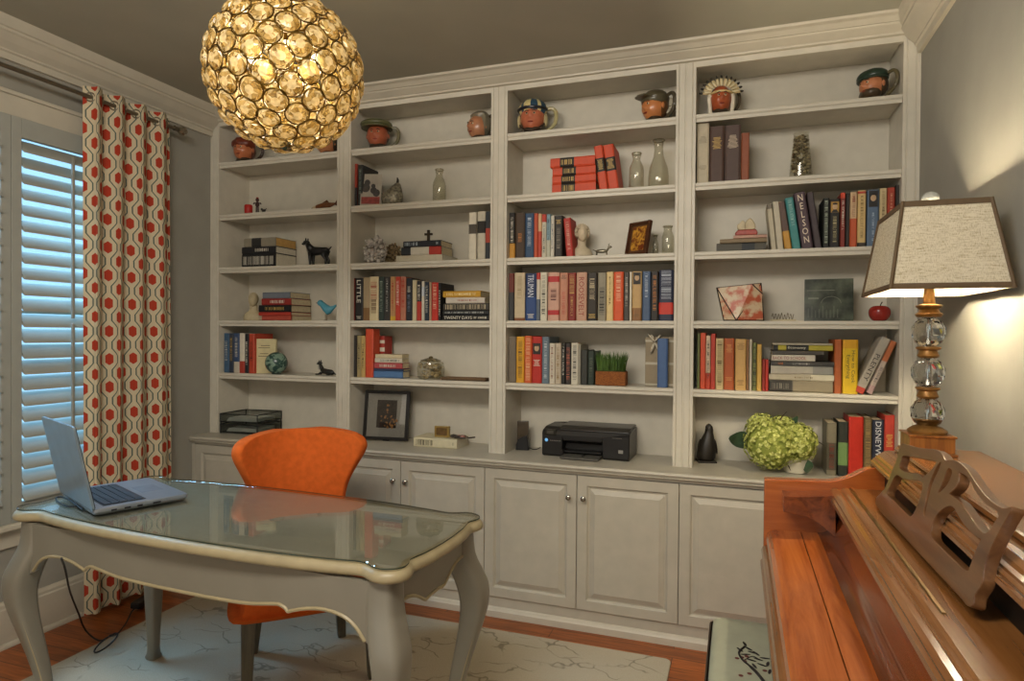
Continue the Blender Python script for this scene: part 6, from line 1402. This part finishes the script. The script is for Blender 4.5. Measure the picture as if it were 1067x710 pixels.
# red apple
t = thing('red_apple', 'polished dark red ornamental apple at right end of fourth shelf', 'apple', (X(916.5, 327, .07), .07, SZ[3]+.0005))
r_ = (X(928.5, 327, .07)-X(905, 327, .07))/2
prof = [(.02, .10), (.35, .02), (.65, .10), (.92, .45), (1, .85), (.92, 1.25), (.65, 1.5), (.35, 1.55), (.12, 1.42), (.01, 1.36)]
MB().lathe([(a*r_, b*r_) for a, b in smooth_poly(prof, 3, False)], caps=True).build('fruit', mat('#8f2a22', .18, var=.2, scale=12), t, smooth='all')
MB().tube([(0, 0, 1.36*r_), (.004, 0, 1.7*r_), (.010, 0, 1.95*r_)], .0022, 6).build('stem', mat('#3a2a1a', .6), t)
# penguin
t = thing('penguin_figurine', 'dark bronze penguin figurine on the countertop of fourth bay', 'figurine', (X(733.5, 475, .17)+.011, .17, CTR+.0005), rz=.25)
hp = hgt(735, 441.5, .17, CTR); t.scale = (hp,)*3; pmat = mat('#26221d', .4, var=.2)
m = MB().loft([[(cx+r*math.cos(a), r*.85*math.sin(a), z_) for a in [2*PI*k/20 for k in range(20)]] for z_, cx, r in ((.03, -.02, .20), (.12, -.01, .245), (.3, 0, .24), (.5, .02, .205), (.66, .045, .15), (.76, .06, .11), (.84, .065, .105), (.92, .06, .09), (.98, .055, .05), (1, .05, .01))])
m.build('body', pmat, t, smooth='all')
MB().lathe([(.04, 0), (.005, .14)], seg=8, T=Matrix.Translation((-.0, -.04, .90)) @ Matrix.Rotation(math.radians(115), 4, 'X')).build('beak', pmat, t, smooth=True)
for sx in (-1, 1): MB().ball((0, 0, 0), .2, (.16, .5, 1), 12, 8, T=Matrix.Translation((sx*.215+.02, -.02, .40)) @ Matrix.Rotation(sx*-.16, 4, 'Y')).build('flipper', pmat, t, smooth=True)
MB().box(-.25, .23, -.24, .2, 0, .04).build('base', pmat, t, bevel=.01)
# hydrangea
hy = .06
t = thing('hydrangea_plant', 'pale green hydrangea blooms with dark leaves in a white pot', 'plant', (X(829, 490, hy), hy, CTR+.0005))
MB().lathe([(.040, 0), (.046, .004), (.060, .085), (.064, .09), (.060, .092), (.054, .085), (.03, .075)]).build('pot', mat('#c9c2ae', .35, var=.05), t, smooth=True)
MB().lathe([(.052, .076), (.01, .082)]).build('soil', mat('#2e241a', .9), t)
def petal_head(cx, cz, cy, R1, seed, n):
    m = MB(); rr = random.Random(seed)
    m.ball((cx, cy, cz), R1*.88, nu=14, nv=10, mi=1)
    for k in range(n):
        zz = 1-2*(k+.5)/n; ph = k*PI*(3-math.sqrt(5))+rr.random()*.3
        d = Vector((math.sqrt(1-zz*zz)*math.cos(ph), math.sqrt(1-zz*zz)*math.sin(ph), zz))
        q_ = Vector((0, 0, 1)).rotation_difference(d).to_matrix().to_4x4() @ Matrix.Rotation(rr.random()*6, 4, 'Z')
        T = Matrix.Translation(Vector((cx, cy, cz))+d*R1*rr.uniform(.86, 1.04)) @ q_ @ Matrix.Rotation(rr.uniform(-.35, .35), 4, 'X')
        s = .0125*rr.uniform(.8, 1.25)
        for j in range(4):
            a = j*PI/2; ca, sa = math.cos(a), math.sin(a); P_ = lambda u, v, h: (ca*u-sa*v, sa*u+ca*v, h)
            m.add([P_(0, 0, 0), P_(s*.4, -s*.42, s*.2), P_(s*.8, -s*.38, s*.1), P_(s*1.0, 0, -s*.05), P_(s*.8, s*.38, s*.1), P_(s*.4, s*.42, s*.2)], [(0, 1, 2, 3), (0, 3, 4, 5)], 0 if rr.random() < .65 else 2, T)
    return m
hm = [mat('#adb35a', .6, var=.15, scale=60), mat('#929c46', .8), mat('#ccd07c', .6, var=.1, scale=60)]
sc_ = 1/218.0
heads = [(803, 463, 25, -.02, 1), (829, 461, 20, .01, 2), (795, 449, 17, .05, 3), (816, 449, 15, .06, 4)]
for px, py, rp_, dy, sd in heads:
    c = at_y(px, py, hy+dy-.02)
    petal_head(c[0]-t.location.x, c[2]-t.location.z, dy-.02, rp_*sc_, sd, 230).build('flower_head', hm, t)
    MB().tube([(0, 0, .075), ((c[0]-t.location.x)*.6, dy*.5, (c[2]-t.location.z)*.6), (c[0]-t.location.x, dy, c[2]-t.location.z)], .004, 6).build('stem', mat('#4d5a2c', .6), t)
def leaf(p0, p1, wd, dy=0, cup=.2):
    a = at_y(*p0, hy-.02); b = at_y(*p1, hy-.05+dy); a = Vector(a)-Vector(t.location); b = Vector(b)-Vector(t.location); d = b-a; L_ = d.length
    side = d.cross(Vector((0, 1, .2))).normalized(); up_ = side.cross(d).normalized()
    m = MB(); n = 10; rows = []
    for k in range(n+1):
        f = k/n; w2 = wd*math.sin(PI*min(1, f*.92+.04))**.8*(1-.35*f); c = a+d*f+up_*(.02*math.sin(PI*f))
        rows.append([c-side*w2+up_*w2*cup, c, c+side*w2+up_*w2*cup])
    m.loft(rows, False, closed=False); m.build('leaf', mat('#39503a', .45, var=.2, scale=40), t, smooth='all')
leaf((786, 466), (760, 456), .05, -.03); leaf((824, 478), (835, 470), .03, -.05); leaf((834, 478), (843, 492), .03, -.06); leaf((826, 446), (831, 434), .022, .06); leaf((805, 446), (803, 434), .018, .05)
for p0, p1 in (((811, 440), (820, 429)), ((850, 460), (859, 465)), ((819, 482), (824, 491))):
    a = Vector(at_y(*p0, hy-.03))-Vector(t.location); b = Vector(at_y(*p1, hy-.05))-Vector(t.location); MB().tube([a, (a+b)/2+Vector((0, 0, .004)), b], [.003, .0025, .001], 6).build('twig', mat('#4d4030', .7), t)

# ------------------------------------------------------------------ light
def point(name, loc, e, col, r=.05):
    d = bpy.data.lights.new(name, 'POINT'); d.energy = e; d.color = col; d.shadow_soft_size = r
    o = bpy.data.objects.new(name, d); o.location = loc; COL.objects.link(o); return o
def area(name, loc, tgt, e, col, sx, sy):
    d = bpy.data.lights.new(name, 'AREA'); d.energy = e; d.color = col; d.shape = 'RECTANGLE'; d.size = sx; d.size_y = sy
    o = bpy.data.objects.new(name, d); o.location = loc; COL.objects.link(o)
    o.rotation_euler = (Vector(tgt)-Vector(loc)).to_track_quat('-Z', 'Y').to_euler(); return o
WARM = (1, .80, .52)
point('chandelier_light', CC, 11, (1, .84, .60), .10)
point('lamp_light', (3.53, -.86, 1.039+zb[2]+.19), 85, (1, .84, .58), .03)
area('ceiling_fill_light', (2.2, -2.7, 2.66), (1.9, -.6, 1.0), 80, (1, .93, .82), 1.4, .8)  # fill light added under the ceiling, out of view
area('daylight', (-1.25, -1.15, 3.6), (0, -1.15, 1.3), 700, (.34, .68, 1), 2.0, 1.8)
wd = bpy.data.worlds.new('room_surround'); scene.world = wd; wd.use_nodes = True; nt = wd.node_tree; bg = nt.nodes['Background']
tc = N(nt, 'ShaderNodeTexCoord'); sx = N(nt, 'ShaderNodeSeparateXYZ'); rp = N(nt, 'ShaderNodeValToRGB')
nt.links.new(tc.outputs['Generated'], sx.inputs[0])
mr_ = N(nt, 'ShaderNodeMapRange'); mr_.inputs['From Min'].default_value = -1; mr_.inputs['From Max'].default_value = 1; nt.links.new(sx.outputs['X'], mr_.inputs['Value'])
rp.color_ramp.elements[0].position = .12; rp.color_ramp.elements[0].color = (.42, .70, .95, 1); rp.color_ramp.elements[1].position = .30; rp.color_ramp.elements[1].color = (.52, .46, .37, 1)
nt.links.new(mr_.outputs[0], rp.inputs['Fac']); nt.links.new(rp.outputs['Color'], bg.inputs['Color']); bg.inputs['Strength'].default_value = 1.75
scene.view_settings.view_transform = 'Standard'; scene.view_settings.look = 'None'; scene.view_settings.exposure = 0; scene.view_settings.gamma = 1
scene.cycles.use_denoising = True
scene.cycles.max_bounces = 8; scene.cycles.transparent_max_bounces = 16
scene.cycles.sample_clamp_indirect = 4
